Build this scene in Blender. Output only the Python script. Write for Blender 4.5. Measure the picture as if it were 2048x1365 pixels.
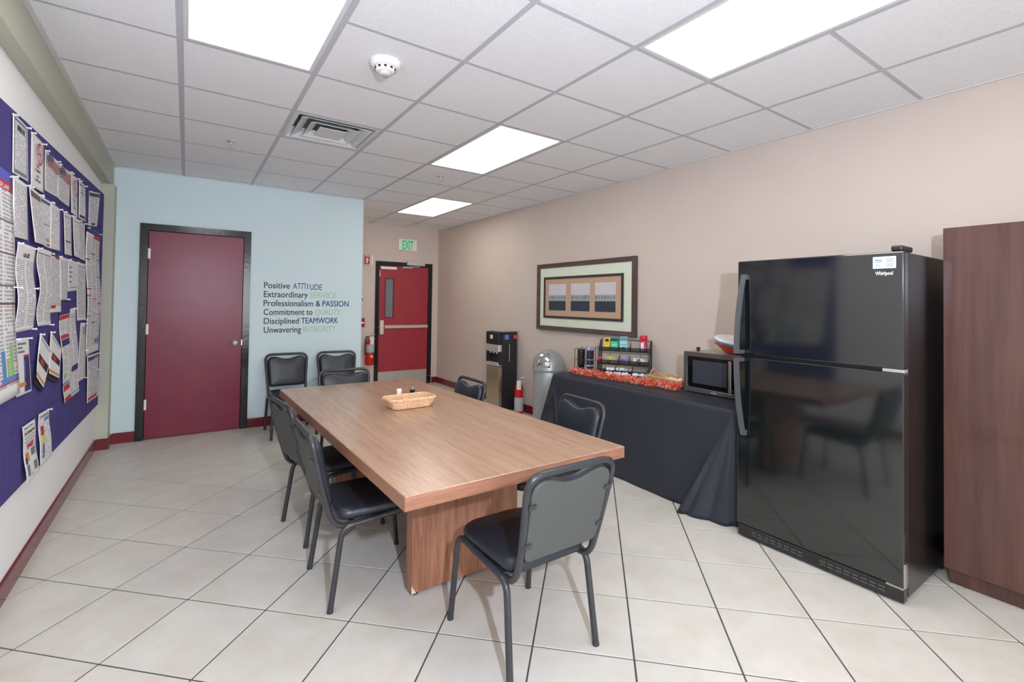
import bpy, bmesh, math, random
from math import sin, cos, pi, radians as R, atan2, hypot, floor
from mathutils import Vector, Matrix
random.seed(7)
for o in list(bpy.data.objects): bpy.data.objects.remove(o)
SC = bpy.context.scene
COL = SC.collection
CH = 2.652            # ceiling height
XL, XR, YT, YE, YN = -0.67, 3.62, 5.907, 7.60, -6.60   # left wall, right wall, blue wall, exit wall, near wall
XC = 1.785            # outer corner of the blue wall

# ---------------------------------------------------------------- camera
cam = bpy.data.cameras.new('camera'); co = bpy.data.objects.new('camera', cam); COL.objects.link(co)
yaw, pit, rol = 0.5999, 0.0183, 0.0141
F = Vector((sin(yaw)*cos(pit), cos(yaw)*cos(pit), sin(pit)))
U0 = Vector((-sin(yaw)*sin(pit), -cos(yaw)*sin(pit), cos(pit)))
R0 = Vector((cos(yaw), -sin(yaw), 0))
Rv = R0*cos(rol) + U0*sin(rol); Uv = U0*cos(rol) - R0*sin(rol)
M = Matrix((( Rv.x, Uv.x, -F.x, 0), (Rv.y, Uv.y, -F.y, 0), (Rv.z, Uv.z, -F.z, 1.40), (0, 0, 0, 1)))
co.matrix_world = M
cam.sensor_width = 36; cam.lens = 950.65/2048*36; cam.shift_y = -93.49/2048; cam.clip_start = 0.02
SC.camera = co
# ---------------------------------------------------------------- world, exposure, flash
w = bpy.data.worlds.new('world'); SC.world = w; w.use_nodes = True
w.node_tree.nodes['Background'].inputs[0].default_value = (0.95, 0.96, 1, 1)   # fill daylight through an unseen window added behind the camera
w.node_tree.nodes['Background'].inputs[1].default_value = 8.5
po = bpy.data.lights.new('added_window_portal', 'AREA'); po.shape = 'RECTANGLE'; po.size = 3.9; po.size_y = 2.25; po.cycles.is_portal = True
poo = bpy.data.objects.new('added_window_portal', po); COL.objects.link(poo); poo.location = (1.475, YN-0.02, 1.425); poo.rotation_euler = (pi/2, 0, 0)  # guides world light through the added window opening
SC.view_settings.view_transform = 'Standard'; SC.view_settings.look = 'None'
SC.view_settings.exposure = -0.04; SC.view_settings.gamma = 1; SC.view_settings.use_curve_mapping = False
SC.cycles.max_bounces = 10; SC.cycles.diffuse_bounces = 6
PANEL_E = 7.2
PANEL_C = (1.0, 0.955, 0.86)
fl = bpy.data.lights.new('flash', 'SPOT'); fl.energy = 255; fl.spot_size = R(160); fl.spot_blend = 0.9; fl.color = (0.74, 0.83, 1.0); fl.shadow_soft_size = 0.03
flo = bpy.data.objects.new('flash', fl); COL.objects.link(flo); flo.location = (0.27, -0.33, 1.70); flo.rotation_euler = (R(88), 0, -0.50)

# ---------------------------------------------------------------- helpers
def lin(c):
    return tuple(((x/255)/12.92 if x/255 <= 0.04045 else ((x/255+0.055)/1.055)**2.4) for x in c)
def newmat(name):
    m = bpy.data.materials.new(name); m.use_nodes = True
    nt = m.node_tree; b = nt.nodes['Principled BSDF']
    return m, nt, b
def N(nt, t, **kw):
    n = nt.nodes.new(t)
    for k, v in kw.items(): setattr(n, k, v)
    return n
def mat(name, col, rough=0.5, metal=0, var=0.0, scale=8, bump=0, bscale=60, spec=0.5, emit=None, es=1, coat=0, coords='Object', stretch=None, alpha=1, trans=0):
    m, nt, b = newmat(name); L = nt.links
    c = lin(col)
    b.inputs['Base Color'].default_value = (*c, 1); b.inputs['Roughness'].default_value = rough
    b.inputs['Metallic'].default_value = metal; b.inputs['Specular IOR Level'].default_value = spec
    b.inputs['Coat Weight'].default_value = coat; b.inputs['Alpha'].default_value = alpha
    b.inputs['Transmission Weight'].default_value = trans
    if emit: b.inputs['Emission Color'].default_value = (*emit, 1); b.inputs['Emission Strength'].default_value = es
    if var or bump:
        tc = N(nt, 'ShaderNodeTexCoord')
        src = tc.outputs[coords]
        if stretch:
            mp = N(nt, 'ShaderNodeMapping'); mp.inputs['Scale'].default_value = stretch; L.new(src, mp.inputs[0]); src = mp.outputs[0]
    if var:
        n = N(nt, 'ShaderNodeTexNoise'); n.inputs['Scale'].default_value = scale; n.inputs['Detail'].default_value = 6; L.new(src, n.inputs[0])
        r = N(nt, 'ShaderNodeMapRange'); r.inputs[1].default_value = 0.3; r.inputs[2].default_value = 0.7
        r.inputs[3].default_value = 1-var; r.inputs[4].default_value = 1+var; L.new(n.outputs[0], r.inputs[0])
        mx = N(nt, 'ShaderNodeVectorMath', operation='SCALE'); mx.inputs[0].default_value = c; L.new(r.outputs[0], mx.inputs['Scale'])
        L.new(mx.outputs[0], b.inputs['Base Color'])
    if bump:
        n = N(nt, 'ShaderNodeTexNoise'); n.inputs['Scale'].default_value = bscale; n.inputs['Detail'].default_value = 3; L.new(src, n.inputs[0])
        bp = N(nt, 'ShaderNodeBump'); bp.inputs['Strength'].default_value = bump; bp.inputs['Distance'].default_value = 0.01
        L.new(n.outputs[0], bp.inputs['Height']); L.new(bp.outputs[0], b.inputs['Normal'])
    return m
def wood(name, c1, c2, axis='Y', rough=0.35, sc=1.0, coat=0.0, fine=0.5):
    m, nt, b = newmat(name); L = nt.links
    tc = N(nt, 'ShaderNodeTexCoord'); mp = N(nt, 'ShaderNodeMapping')
    s = {'X': (0.6, 9, 9), 'Y': (9, 0.6, 9), 'Z': (9, 9, 0.6)}[axis]
    mp.inputs['Scale'].default_value = tuple(v*sc for v in s); L.new(tc.outputs['Object'], mp.inputs[0])
    n1 = N(nt, 'ShaderNodeTexNoise'); n1.inputs['Scale'].default_value = 2.2; n1.inputs['Detail'].default_value = 8; n1.inputs['Distortion'].default_value = 1.1; L.new(mp.outputs[0], n1.inputs[0])
    n2 = N(nt, 'ShaderNodeTexNoise'); n2.inputs['Scale'].default_value = 16; n2.inputs['Detail'].default_value = 4; L.new(mp.outputs[0], n2.inputs[0])
    a = N(nt, 'ShaderNodeMix'); a.data_type = 'FLOAT'; a.inputs[0].default_value = fine; L.new(n1.outputs[0], a.inputs[2]); L.new(n2.outputs[0], a.inputs[3])
    cr = N(nt, 'ShaderNodeValToRGB'); cr.color_ramp.elements[0].position = 0.36; cr.color_ramp.elements[1].position = 0.62
    cr.color_ramp.elements[0].color = (*lin(c1), 1); cr.color_ramp.elements[1].color = (*lin(c2), 1)
    L.new(a.outputs[0], cr.inputs[0]); L.new(cr.outputs[0], b.inputs['Base Color'])
    b.inputs['Roughness'].default_value = rough; b.inputs['Coat Weight'].default_value = coat
    return m

class MB:
    def __init__(s): s.v = []; s.f = []; s.sm = []; s.mi = []; s.uv = {}; s.cur = 0
    def add(s, vs, fs, smooth=False, T=None, mi=None):
        b = len(s.v)
        for p in vs:
            p = Vector(p); s.v.append(T @ p if T else p)
        for f in fs: s.f.append([i+b for i in f]); s.sm.append(smooth); s.mi.append(s.cur if mi is None else mi)
        return s
    def box(s, lo, hi, bev=0, T=None, seg=2):
        x0, y0, z0 = lo; x1, y1, z1 = hi
        vs = [(x0,y0,z0),(x1,y0,z0),(x1,y1,z0),(x0,y1,z0),(x0,y0,z1),(x1,y0,z1),(x1,y1,z1),(x0,y1,z1)]
        fs = [(0,3,2,1),(4,5,6,7),(0,1,5,4),(1,2,6,5),(2,3,7,6),(3,0,4,7)]
        if bev:
            bm = bmesh.new(); bv = [bm.verts.new(p) for p in vs]
            for f in fs: bm.faces.new([bv[i] for i in f])
            bmesh.ops.bevel(bm, geom=bm.edges[:], offset=bev, segments=seg, affect='EDGES', profile=0.5)
            bm.verts.ensure_lookup_table()
            vs = [v.co.copy() for v in bm.verts]; fs = [[v.index for v in f.verts] for f in bm.faces]; bm.free()
        return s.add(vs, fs, False, T)
    def hexa(s, bot, top):     # 4 bottom points ccw, 4 top points
        return s.add(list(bot)+list(top), [(0,3,2,1),(4,5,6,7),(0,1,5,4),(1,2,6,5),(2,3,7,6),(3,0,4,7)])
    def cyl(s, p0, p1, r0, r1=None, n=20, caps=True):
        r1 = r0 if r1 is None else r1
        p0, p1 = Vector(p0), Vector(p1); d = (p1-p0).normalized()
        a = d.orthogonal().normalized(); b = d.cross(a)
        vs = [p0+(a*cos(2*pi*i/n)+b*sin(2*pi*i/n))*r0 for i in range(n)] + [p1+(a*cos(2*pi*i/n)+b*sin(2*pi*i/n))*r1 for i in range(n)]
        s.add(vs, [(i, (i+1) % n, n+(i+1) % n, n+i) for i in range(n)], True)
        if caps:
            s.add(vs[:n], [list(range(n))[::-1]]); s.add(vs[n:], [list(range(n))])
        return s
    def lathe(s, prof, c=(0,0,0), n=24, T=None):    # prof [(r,z)], about z through c
        vs = []; fs = []
        for r, z in prof:
            for i in range(n): vs.append((c[0]+r*cos(2*pi*i/n), c[1]+r*sin(2*pi*i/n), c[2]+z))
        for k in range(len(prof)-1):
            for i in range(n):
                j = (i+1) % n; fs.append((k*n+i, k*n+j, (k+1)*n+j, (k+1)*n+i))
        s.add(vs, fs, True, T)
        if prof[0][0] > 1e-4: s.add(vs[:n], [list(range(n))[::-1]], False, T)
        if prof[-1][0] > 1e-4: s.add(vs[-n:], [list(range(n))], False, T)
        return s
    def sweep(s, path, r, n=8, closed=False, flat=1.0, T=None):
        P = [Vector(p) for p in path]; m = len(P); vs = []; prev = None
        for i in range(m):
            if closed: d = (P[(i+1) % m]-P[i-1])
            else: d = P[min(i+1, m-1)]-P[max(i-1, 0)]
            d.normalize()
            if prev is None: a = d.orthogonal().normalized()
            else:
                a = (prev - d*prev.dot(d))
                a = a.normalized() if a.length > 1e-6 else d.orthogonal().normalized()
            prev = a; b = d.cross(a)
            for k in range(n):
                t = 2*pi*k/n; vs.append(P[i]+a*cos(t)*r+b*sin(t)*r*flat)
        fs = []
        for i in range(m if closed else m-1):
            for k in range(n):
                i2 = (i+1) % m; k2 = (k+1) % n
                fs.append((i*n+k, i*n+k2, i2*n+k2, i2*n+k))
        s.add(vs, fs, True, T)
        if not closed:
            s.add(vs[:n], [list(range(n))[::-1]], False, T); s.add(vs[-n:], [list(range(n))], False, T)
        return s
    def prism(s, out, d0, d1, fr=None):   # outline 2D list; fr(u,v,d)->point
        fr = fr or (lambda u, v, d: (u, v, d)); n = len(out)
        vs = [fr(u, v, d0) for u, v in out]+[fr(u, v, d1) for u, v in out]
        return s.add(vs, [list(range(n))[::-1], [n+i for i in range(n)]]+[(i, (i+1) % n, n+(i+1) % n, n+i) for i in range(n)])
    def build(s, name, m, parent=None, loc=None, label=None, kind=None):
        me = bpy.data.meshes.new(name)
        org = Vector(loc) if loc is not None else (ORG.get(parent.name, Vector((0,0,0))) if parent else Vector((0,0,0)))
        me.from_pydata([p-org for p in s.v], [], s.f)
        for x in (m if isinstance(m, (list, tuple)) else [m]): me.materials.append(x)
        me.polygons.foreach_set('use_smooth', s.sm); me.polygons.foreach_set('material_index', s.mi)
        if s.uv:
            ul = me.uv_layers.new(name='UV')
            for l in me.loops: ul.data[l.index].uv = s.uv.get(l.vertex_index, (0, 0))
        me.update()
        bm = bmesh.new(); bm.from_mesh(me); bmesh.ops.recalc_face_normals(bm, faces=bm.faces) if not s.uv else None; bm.to_mesh(me); bm.free()
        o = bpy.data.objects.new(name, me); COL.objects.link(o)
        if parent: o.parent = parent; ORG[o.name] = org
        else: o.location = org; ORG[o.name] = org
        if label: o['label'] = label
        if kind: o['kind'] = kind
        return o
ORG = {}
def tag(o, label, cat, group=None):
    o['label'] = label; o['category'] = cat
    if group: o['group'] = group
    return o
def thing(name, label, cat, loc=(0,0,0), rz=0, group=None):
    o = bpy.data.objects.new(name, None); COL.objects.link(o); o.empty_display_size = 0.1
    o.location = loc; o.rotation_euler = (0, 0, rz); ORG[o.name] = Vector(loc)
    return tag(o, label, cat, group)
def dup(root, loc, rz, label, group=None):
    r = root.copy(); COL.objects.link(r); r.location = loc; r.rotation_euler = (0, 0, rz); r['label'] = label
    if group: r['group'] = group
    for ch in list(root.children):
        c = ch.copy(); COL.objects.link(c); c.parent = r
        for g in ch.children:
            d = g.copy(); COL.objects.link(d); d.parent = c
    return r
def struct(name, mb, m, loc=None): return mb.build(name, m, None, loc=loc, kind='structure')
def B(lo, hi, bev=0): return MB().box(lo, hi, bev)
def fillet(P, rr, seg=5):    # round the corners of an open polyline
    P = [Vector(p) for p in P]; out = [P[0]]
    for i in range(1, len(P)-1):
        a, b, c = P[i-1], P[i], P[i+1]; r = rr[i-1] if isinstance(rr, (list, tuple)) else rr
        u = (a-b).normalized(); v = (c-b).normalized(); r = min(r, (a-b).length*0.49, (c-b).length*0.49)
        for k in range(seg+1):
            t = k/seg; out.append((b+u*r)*(1-t)**2 + b*2*t*(1-t) + (b+v*r)*t*t)
    out.append(P[-1]); return out
TXT = {}
def text2d(s, bold=0.0):
    key = (s, bold)
    if key in TXT: return TXT[key]
    cu = bpy.data.curves.new('txt', 'FONT'); cu.body = s; cu.offset = bold; cu.resolution_u = 3; cu.fill_mode = 'FRONT'
    ob = bpy.data.objects.new('txt', cu); COL.objects.link(ob)
    me = bpy.data.meshes.new_from_object(ob.evaluated_get(bpy.context.evaluated_depsgraph_get()))
    vs = [(v.co.x, v.co.y) for v in me.vertices]; fs = [list(p.vertices) for p in me.polygons]
    bpy.data.objects.remove(ob); bpy.data.curves.remove(cu); bpy.data.meshes.remove(me)
    TXT[key] = (vs, fs); return TXT[key]
def put_text(mb, s, fr, u0, u1, v0, v1, bold=0.0, capfit=True):
    """lay string s so its width spans u0..u1 and capital height spans v0..v1, via fr(u,v)->point"""
    vs, fs = text2d(s, bold)
    if not vs: return
    xs = [p[0] for p in vs]; x0, x1 = min(xs), max(xs)
    cap = 0.70
    if not capfit: ys = [p[1] for p in vs]; cap = max(ys)
    mb.add([fr(u0+(x-x0)/(x1-x0)*(u1-u0), v0+y/cap*(v1-v0)) for x, y in vs], fs)

# ---------------------------------------------------------------- materials
m_wallR = mat('beige wall paint', (208, 194, 184), 0.7, bump=0.12, bscale=140, var=0.015, scale=3)
m_wallL = mat('off white wall paint', (246, 246, 247), 0.7, bump=0.15, bscale=140)
m_teal = mat('pale blue wall paint', (205, 224, 228), 0.65, bump=0.12, bscale=140, var=0.01, scale=3)
m_beam = mat('olive grey beam paint', (182, 185, 168), 0.6, bump=0.08, bscale=120)
m_white = mat('white trim', (214, 216, 218), 0.5)
m_tee = mat('white grid steel', (188, 189, 196), 0.5)
m_tile = mat('mineral fibre tile', (243, 244, 247), 0.9, bump=0.6, bscale=240, var=0.06, scale=200)
m_plen = mat('dark plenum', (60, 60, 60), 0.9)
def floor_mat():
    m, nt, b = newmat('porcelain floor tile'); L = nt.links
    g = N(nt, 'ShaderNodeNewGeometry'); oi = N(nt, 'ShaderNodeObjectInfo')
    mu = N(nt, 'ShaderNodeMath', operation='MULTIPLY'); mu.inputs[1].default_value = 90; L.new(oi.outputs['Random'], mu.inputs[0])
    ad = N(nt, 'ShaderNodeVectorMath', operation='ADD'); L.new(g.outputs['Position'], ad.inputs[0]); L.new(mu.outputs[0], ad.inputs[1])
    n1 = N(nt, 'ShaderNodeTexNoise'); n1.inputs['Scale'].default_value = 5; n1.inputs['Detail'].default_value = 9; n1.inputs['Roughness'].default_value = 0.65; L.new(ad.outputs[0], n1.inputs[0])
    cr = N(nt, 'ShaderNodeValToRGB'); e = cr.color_ramp.elements
    e[0].position = 0.3; e[0].color = (*lin((200, 194, 182)), 1); e[1].position = 0.72; e[1].color = (*lin((214, 210, 202)), 1)
    x = e.new(0.52); x.color = (*lin((207, 203, 195)), 1)
    L.new(n1.outputs[0], cr.inputs[0]); L.new(cr.outputs[0], b.inputs['Base Color'])
    b.inputs['Roughness'].default_value = 0.38; b.inputs['Specular IOR Level'].default_value = 0.4
    return m
m_floor = floor_mat()
m_grout = mat('dark grey grout', (74, 74, 72), 0.9)
m_base = mat('maroon base tile', (112, 30, 42), 0.16, var=0.08, scale=12)
m_black = mat('glossy black paint', (22, 24, 30), 0.13, bump=0.06, bscale=30)
m_door = mat('maroon door paint', (122, 38, 60), 0.30, spec=0.28, var=0.08, scale=5, bump=0.05, bscale=220)
m_door2 = mat('red door paint', (158, 46, 58), 0.45, var=0.05, scale=5, bump=0.04, bscale=220)
m_steel = mat('brushed steel', (190, 188, 184), 0.3, metal=1)
m_alu = mat('satin aluminium', (205, 203, 200), 0.4, metal=0.6)
m_chrome = mat('chrome', (220, 220, 222), 0.08, metal=1)
m_frame = mat('dark grey chair tube', (50, 51, 55), 0.33, metal=0.0, var=0.1, scale=30)
m_vinyl = mat('black vinyl', (36, 40, 49), 0.36, bump=0.1, bscale=160)
m_back = mat('grey chair back shell', (74, 77, 74), 0.6, bump=0.15, bscale=200)
m_blk = mat('black plastic', (22, 22, 24), 0.4)
m_blkm = mat('black wire', (26, 26, 28), 0.45)
m_wtop = wood('table laminate', (152, 118, 96), (173, 140, 117), 'Y', 0.24, 1.0, fine=0.45)
m_wedge = wood('table edge laminate', (130, 88, 68), (160, 114, 90), 'X', 0.35)
m_wleg = wood('table leg laminate', (118, 74, 55), (160, 112, 86), 'Z', 0.4, 0.8, fine=0.4)
m_cab = wood('dark cherry cabinet', (70, 42, 38), (96, 64, 56), 'Z', 0.28, 0.35, coat=0.2, fine=0.3)
m_fr = mat('glossy black enamel', (17, 22, 23), 0.09, spec=1.0)
m_frs = mat('black textured enamel', (14, 14, 16), 0.22, bump=0.1, bscale=500, spec=.8)
m_frh = mat('fridge handle grey', (88, 90, 96), 0.35, metal=0.2)
m_cloth = mat('black tablecloth fabric', (40, 43, 54), 0.6, bump=0.12, bscale=500)
m_wht = mat('white plastic', (236, 236, 236), 0.35)
m_paper = mat('white paper', (226, 225, 226), 0.7)
m_red = mat('red enamel', (196, 24, 28), 0.25)
m_navy = mat('navy print', (44, 42, 110), 0.6)
m_rprint = mat('red print', (196, 46, 62), 0.6)
m_bprint = mat('blue print', (92, 140, 200), 0.6)
m_gprint = mat('green print', (150, 196, 120), 0.6)
m_oprint = mat('orange print', (214, 140, 70), 0.6)
m_kprint = mat('black print', (30, 30, 36), 0.6)
m_brprint = mat('brown print', (112, 86, 82), 0.6)
m_tgrey = mat('grey green print', (110, 126, 126), 0.6)
m_ylw = mat('yellow print', (214, 216, 90), 0.6)
m_glass = mat('wired glass', (120, 126, 136), 0.15, var=0.05, scale=60)
def fabric():
    return mat('purple felt', (66, 58, 128), 0.9, var=0.06, scale=90, bump=0.3, bscale=300)
m_felt = fabric()
def text_mat(name, n=34, ink=(164, 164, 170), paper=(232, 231, 233), cols=1, dens=0.42, m0=0.09):
    m, nt, b = newmat(name); L = nt.links
    tc = N(nt, 'ShaderNodeTexCoord'); sp = N(nt, 'ShaderNodeSeparateXYZ'); L.new(tc.outputs['UV'], sp.inputs[0])
    def M_(op, a, c=None):
        k = N(nt, 'ShaderNodeMath', operation=op)
        for i, x in enumerate((a, c)):
            if x is None: continue
            if isinstance(x, (int, float)): k.inputs[i].default_value = x
            else: L.new(x, k.inputs[i])
        return k.outputs[0]
    vn = M_('MULTIPLY', sp.outputs[1], n); fr = M_('FRACT', vn); row = M_('FLOOR', vn)
    line = M_('GREATER_THAN', fr, 0.42)
    cb = N(nt, 'ShaderNodeCombineXYZ'); L.new(M_('MULTIPLY', sp.outputs[0], 7), cb.inputs[0]); L.new(M_('MULTIPLY', row, 3.7), cb.inputs[1])
    no = N(nt, 'ShaderNodeTexNoise'); no.inputs['Scale'].default_value = 1.6; no.inputs['Detail'].default_value = 2; L.new(cb.outputs[0], no.inputs[0])
    wd = M_('GREATER_THAN', no.outputs[0], dens)
    cu = M_('FRACT', M_('MULTIPLY', sp.outputs[0], cols))
    ma = M_('MULTIPLY', M_('GREATER_THAN', cu, m0), M_('LESS_THAN', cu, 1-m0*0.8))
    mv = M_('MULTIPLY', M_('GREATER_THAN', sp.outputs[1], 0.05), M_('LESS_THAN', sp.outputs[1], 0.94))
    k = M_('MULTIPLY', M_('MULTIPLY', line, wd), M_('MULTIPLY', ma, mv))
    mx = N(nt, 'ShaderNodeMix'); mx.data_type = 'RGBA'; L.new(k, mx.inputs[0])
    mx.inputs[6].default_value = (*lin(paper), 1); mx.inputs[7].default_value = (*lin(ink), 1)
    L.new(mx.outputs[2], b.inputs['Base Color']); b.inputs['Roughness'].default_value = 0.7
    return m
m_t1 = text_mat('dense printed page', 30)
m_t2 = text_mat('two column page', 46, cols=2)
m_t3 = text_mat('light printed page', 30, ink=(170, 170, 176), dens=0.5)
m_t4 = text_mat('three column page', 60, cols=3, ink=(172, 172, 178))
m_t5 = text_mat('large print page', 12, ink=(90, 90, 100), dens=0.52)

# ================================================================ ROOM
struct('floor', B((XL-0.1, YN-0.1, -0.06), (XR+0.1, YE+0.1, -0.003)), m_grout)
FLOOR = bpy.data.objects['floor']
def clip(poly, a, b, c):   # keep a*x+b*y<=c
    out = []
    for i in range(len(poly)):
        p, q = poly[i], poly[(i+1) % len(poly)]
        dp, dq = a*p[0]+b*p[1]-c, a*q[0]+b*q[1]-c
        if dp <= 0: out.append(p)
        if dp*dq < 0:
            t = dp/(dp-dq); out.append((p[0]+(q[0]-p[0])*t, p[1]+(q[1]-p[1])*t))
    return out
ts, an = 0.4039, 0.8034; fx, fy = -0.5371, 2.6768
ca, sa = cos(an), sin(an); g = 0.0036
tile_me = None
far_tiles = MB()
for a in range(-26, 24):
    for b in range(-26, 26):
        cen = [(fx+ts*(i*ca+j*sa), fy+ts*(i*sa-j*ca)) for i, j in ((a+g/ts, b+g/ts), (a+1-g/ts, b+g/ts), (a+1-g/ts, b+1-g/ts), (a+g/ts, b+1-g/ts))]
        cx = sum(p[0] for p in cen)/4; cy = sum(p[1] for p in cen)/4
        q = [p for p in cen]
        for (A_, B_, C_) in ((1, 0, XR), (-1, 0, -XL), (0, 1, YE), (0, -1, -YN)): q = clip(q, A_, B_, C_) if q else q
        if len(q) < 3: continue
        polys = [q]
        if max(p[1] for p in q) > YT and min(p[0] for p in q) < XC:
            polys = [x for x in (clip(q, 0, 1, YT), clip(clip(q, 0, -1, -YT), -1, 0, -XC)) if len(x) >= 3]
        full = len(polys) == 1 and q == cen
        if cy < -0.1:
            for x in polys: far_tiles.prism(x, -0.003, 0)
            continue
        if full:
            if tile_me is None:
                h_ = ts/2-g; bm_ = MB()
                bm_.prism([(-h_, -h_), (h_, -h_), (h_, h_), (-h_, h_)], -0.003, -0.001)
                e_ = 0.0012
                bm_.add([(-h_, -h_, -0.001), (h_, -h_, -0.001), (h_, h_, -0.001), (-h_, h_, -0.001), (-h_+e_, -h_+e_, 0), (h_-e_, -h_+e_, 0), (h_-e_, h_-e_, 0), (-h_+e_, h_-e_, 0)],
                        [(4, 5, 6, 7), (0, 1, 5, 4), (1, 2, 6, 5), (2, 3, 7, 6), (3, 0, 4, 7)])
                o = bm_.build('floor_tile', m_floor, FLOOR); tile_me = o
            else:
                o = tile_me.copy(); COL.objects.link(o)
            o.location = (cx, cy, 0); o.rotation_euler = (0, 0, an)
        elif polys:
            mb = MB()
            for x in polys: mb.prism(x, -0.003, 0)
            mb.build('floor_tile', m_floor, FLOOR)
o = far_tiles.build('floor_tile', m_floor, FLOOR); o['kind'] = 'stuff'

# walls
struct('wall_left', B((XL-0.12, YN, 0), (XL, YT, CH)), m_wallL)
struct('wall_right', B((XR, YN, 0), (XR+0.12, YE+0.12, CH)), m_wallR)
mb = MB(); mb.box((XL-0.12, YN-0.12, 0), (-0.475, YN, CH)); mb.box((3.425, YN-0.12, 0), (XR+0.12, YN, CH)); mb.box((-0.475, YN-0.12, 0), (3.425, YN, 0.30)); mb.box((-0.475, YN-0.12, 2.55), (3.425, YN, CH))
struct('wall_near', mb, m_wallR)  # unseen wall, set far back and opened to let fill light in
mb = MB()
for x in (-0.475, 0.80, 2.10, 3.375): mb.box((x, YN-0.08, 0.30), (x+0.05, YN-0.03, 2.55))
mb.box((-0.475, YN-0.08, 0.30), (3.425, YN-0.03, 0.35)); mb.box((-0.475, YN-0.08, 2.50), (3.425, YN-0.03, 2.55)); struct('added_window_1', mb, m_alu)  # unseen window frame, added with the opening that brightens the room
DX0, DX1, DZ = -0.325, 0.503, 2.07        # door 1 opening (leaf)
FW = 0.066
mb = MB(); mb.box((XL-0.12, YT, 0), (DX0-FW+0.02, YT+0.12, CH)); mb.box((DX1+FW-0.02, YT, 0), (XC, YT+0.12, CH)); mb.box((DX0-FW+0.02, YT, DZ+FW-0.02), (DX1+FW-0.02, YT+0.12, CH))
struct('wall_back', mb, m_teal)
struct('wall_side', B((XC-0.12, YT+0.12, 0), (XC, YE, CH)), m_wallR)
EX0, EX1, EZ = 2.575, 3.445, 1.99
mb = MB(); mb.box((XC-0.12, YE, 0), (EX0-0.05, YE+0.12, CH)); mb.box((EX1+0.05, YE, 0), (XR, YE+0.12, CH)); mb.box((EX0-0.05, YE, EZ+0.05), (EX1+0.05, YE+0.12, CH))
struct('wall_exit', mb, m_wallR)
struct('trim_1', B((XC-0.004, YT-0.004, 0.10), (XC+0.004, YT+0.004, CH-0.02)), m_white)
# beam and pillar on the left wall
mb = MB(); mb.box((XL, YN, 2.452), (-0.600, YT, CH), 0.004); struct('trim_2', mb, m_beam)
mb = MB(); mb.box((XL, 5.735, 0), (-0.575, YT, 2.452), 0.004); struct('trim_3', mb, m_beam)
# baseboards made of glazed tiles
def baseboard(name, p0, p1, nrm, h=0.10, t=0.012, L=0.33):
    p0, p1, nrm = Vector((*p0, 0)), Vector((*p1, 0)), Vector((*nrm, 0)); d = (p1-p0); ln = d.length; d.normalize()
    root = MB().hexa([p0, p1, p1+nrm*t*0.4, p0+nrm*t*0.4], [x+Vector((0, 0, h*0.97)) for x in (p0, p1, p1+nrm*t*0.4, p0+nrm*t*0.4)]).build(name, m_grout, None, kind='structure')
    n = max(1, round(ln/L)); s = ln/n
    for i in range(n):
        a = p0+d*(i*s+0.0015); b = p0+d*((i+1)*s-0.0015)
        prof = [(0, 0), (t, 0), (t, h-0.012), (t*0.75, h-0.004), (t*0.4, h), (0, h)]
        mb = MB(); k = len(prof)
        vs = [a+nrm*u+Vector((0, 0, v)) for u, v in prof]+[b+nrm*u+Vector((0, 0, v)) for u, v in prof]
        mb.add(vs, [list(range(k)), [k+j for j in range(k)][::-1]]+[(j, (j+1) % k, k+(j+1) % k, k+j) for j in range(k)])
        mb.build('baseboard_tile', m_base, root)
baseboard('baseboard_left', (XL, 0.0), (XL, 5.735), (1, 0))
baseboard('baseboard_pillar', (XL+0.012, 5.735), (-0.563, 5.735), (0, -1), L=0.2)
baseboard('baseboard_return', (-0.575, 5.735), (-0.575, YT), (1, 0), L=0.2)
baseboard('baseboard_back_left', (-0.563, YT), (DX0-FW, YT), (0, -1))
baseboard('baseboard_back_right', (DX1+FW, YT), (XC, YT), (0, -1))
baseboard('baseboard_side', (XC, YT), (XC, YE), (1, 0))
baseboard('baseboard_exit_left', (XC+0.012, YE), (EX0-0.08, YE), (0, -1))
baseboard('baseboard_exit_right', (EX1+0.08, YE), (XR-0.012, YE), (0, -1))
baseboard('baseboard_right', (XR, -0.3), (XR, YE), (-1, 0))

# ceiling
cg = 0.6096; cx0, cy0 = -0.6636, 2.7828
ceil = struct('ceiling', B((XL-0.12, YN-0.12, CH+0.10), (XR+0.12, YE+0.12, CH+0.14)), m_plen)
LIGHTS = {(1, -2), (1, -1), (4, 0), (4, 1), (4, -3), (4, -4), (5, 4), (5, 5), (1, -8), (1, -7), (4, -8), (4, -7), (1, -14), (1, -13), (4, -14), (4, -13)}
DIFF = (2, 1)
LT = [(1, -2), (4, -4), (4, 0), (5, 4), (1, -8), (4, -8), (1, -14), (4, -14)]  # rear entries behind the camera are unseen lights added for brightness
rows = range(-16, 8)
for i in range(0, 7):
    for j in rows:
        x0, x1 = cx0+i*cg, cx0+(i+1)*cg; y0, y1 = cy0+j*cg, cy0+(j+1)*cg
        x0 = max(x0, XL+0.0); y0 = max(y0, YN); y1 = min(y1, YE)
        if i == 0: x0 = -0.600
        if i == 6: x1 = XR
        if y1 <= y0: continue
        if x1 <= XC and y0 >= YT: continue
        if (i, j) in LIGHTS or (i, j) == DIFF: continue
        if y0 < YT < y1 and x1 <= XC: y1 = YT
        mb = MB().box((x0+0.010, y0+0.010, CH+0.0008), (x1-0.010, y1-0.010, CH+0.018))
        mb.build('ceiling_tile', m_tile, ceil)
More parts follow.
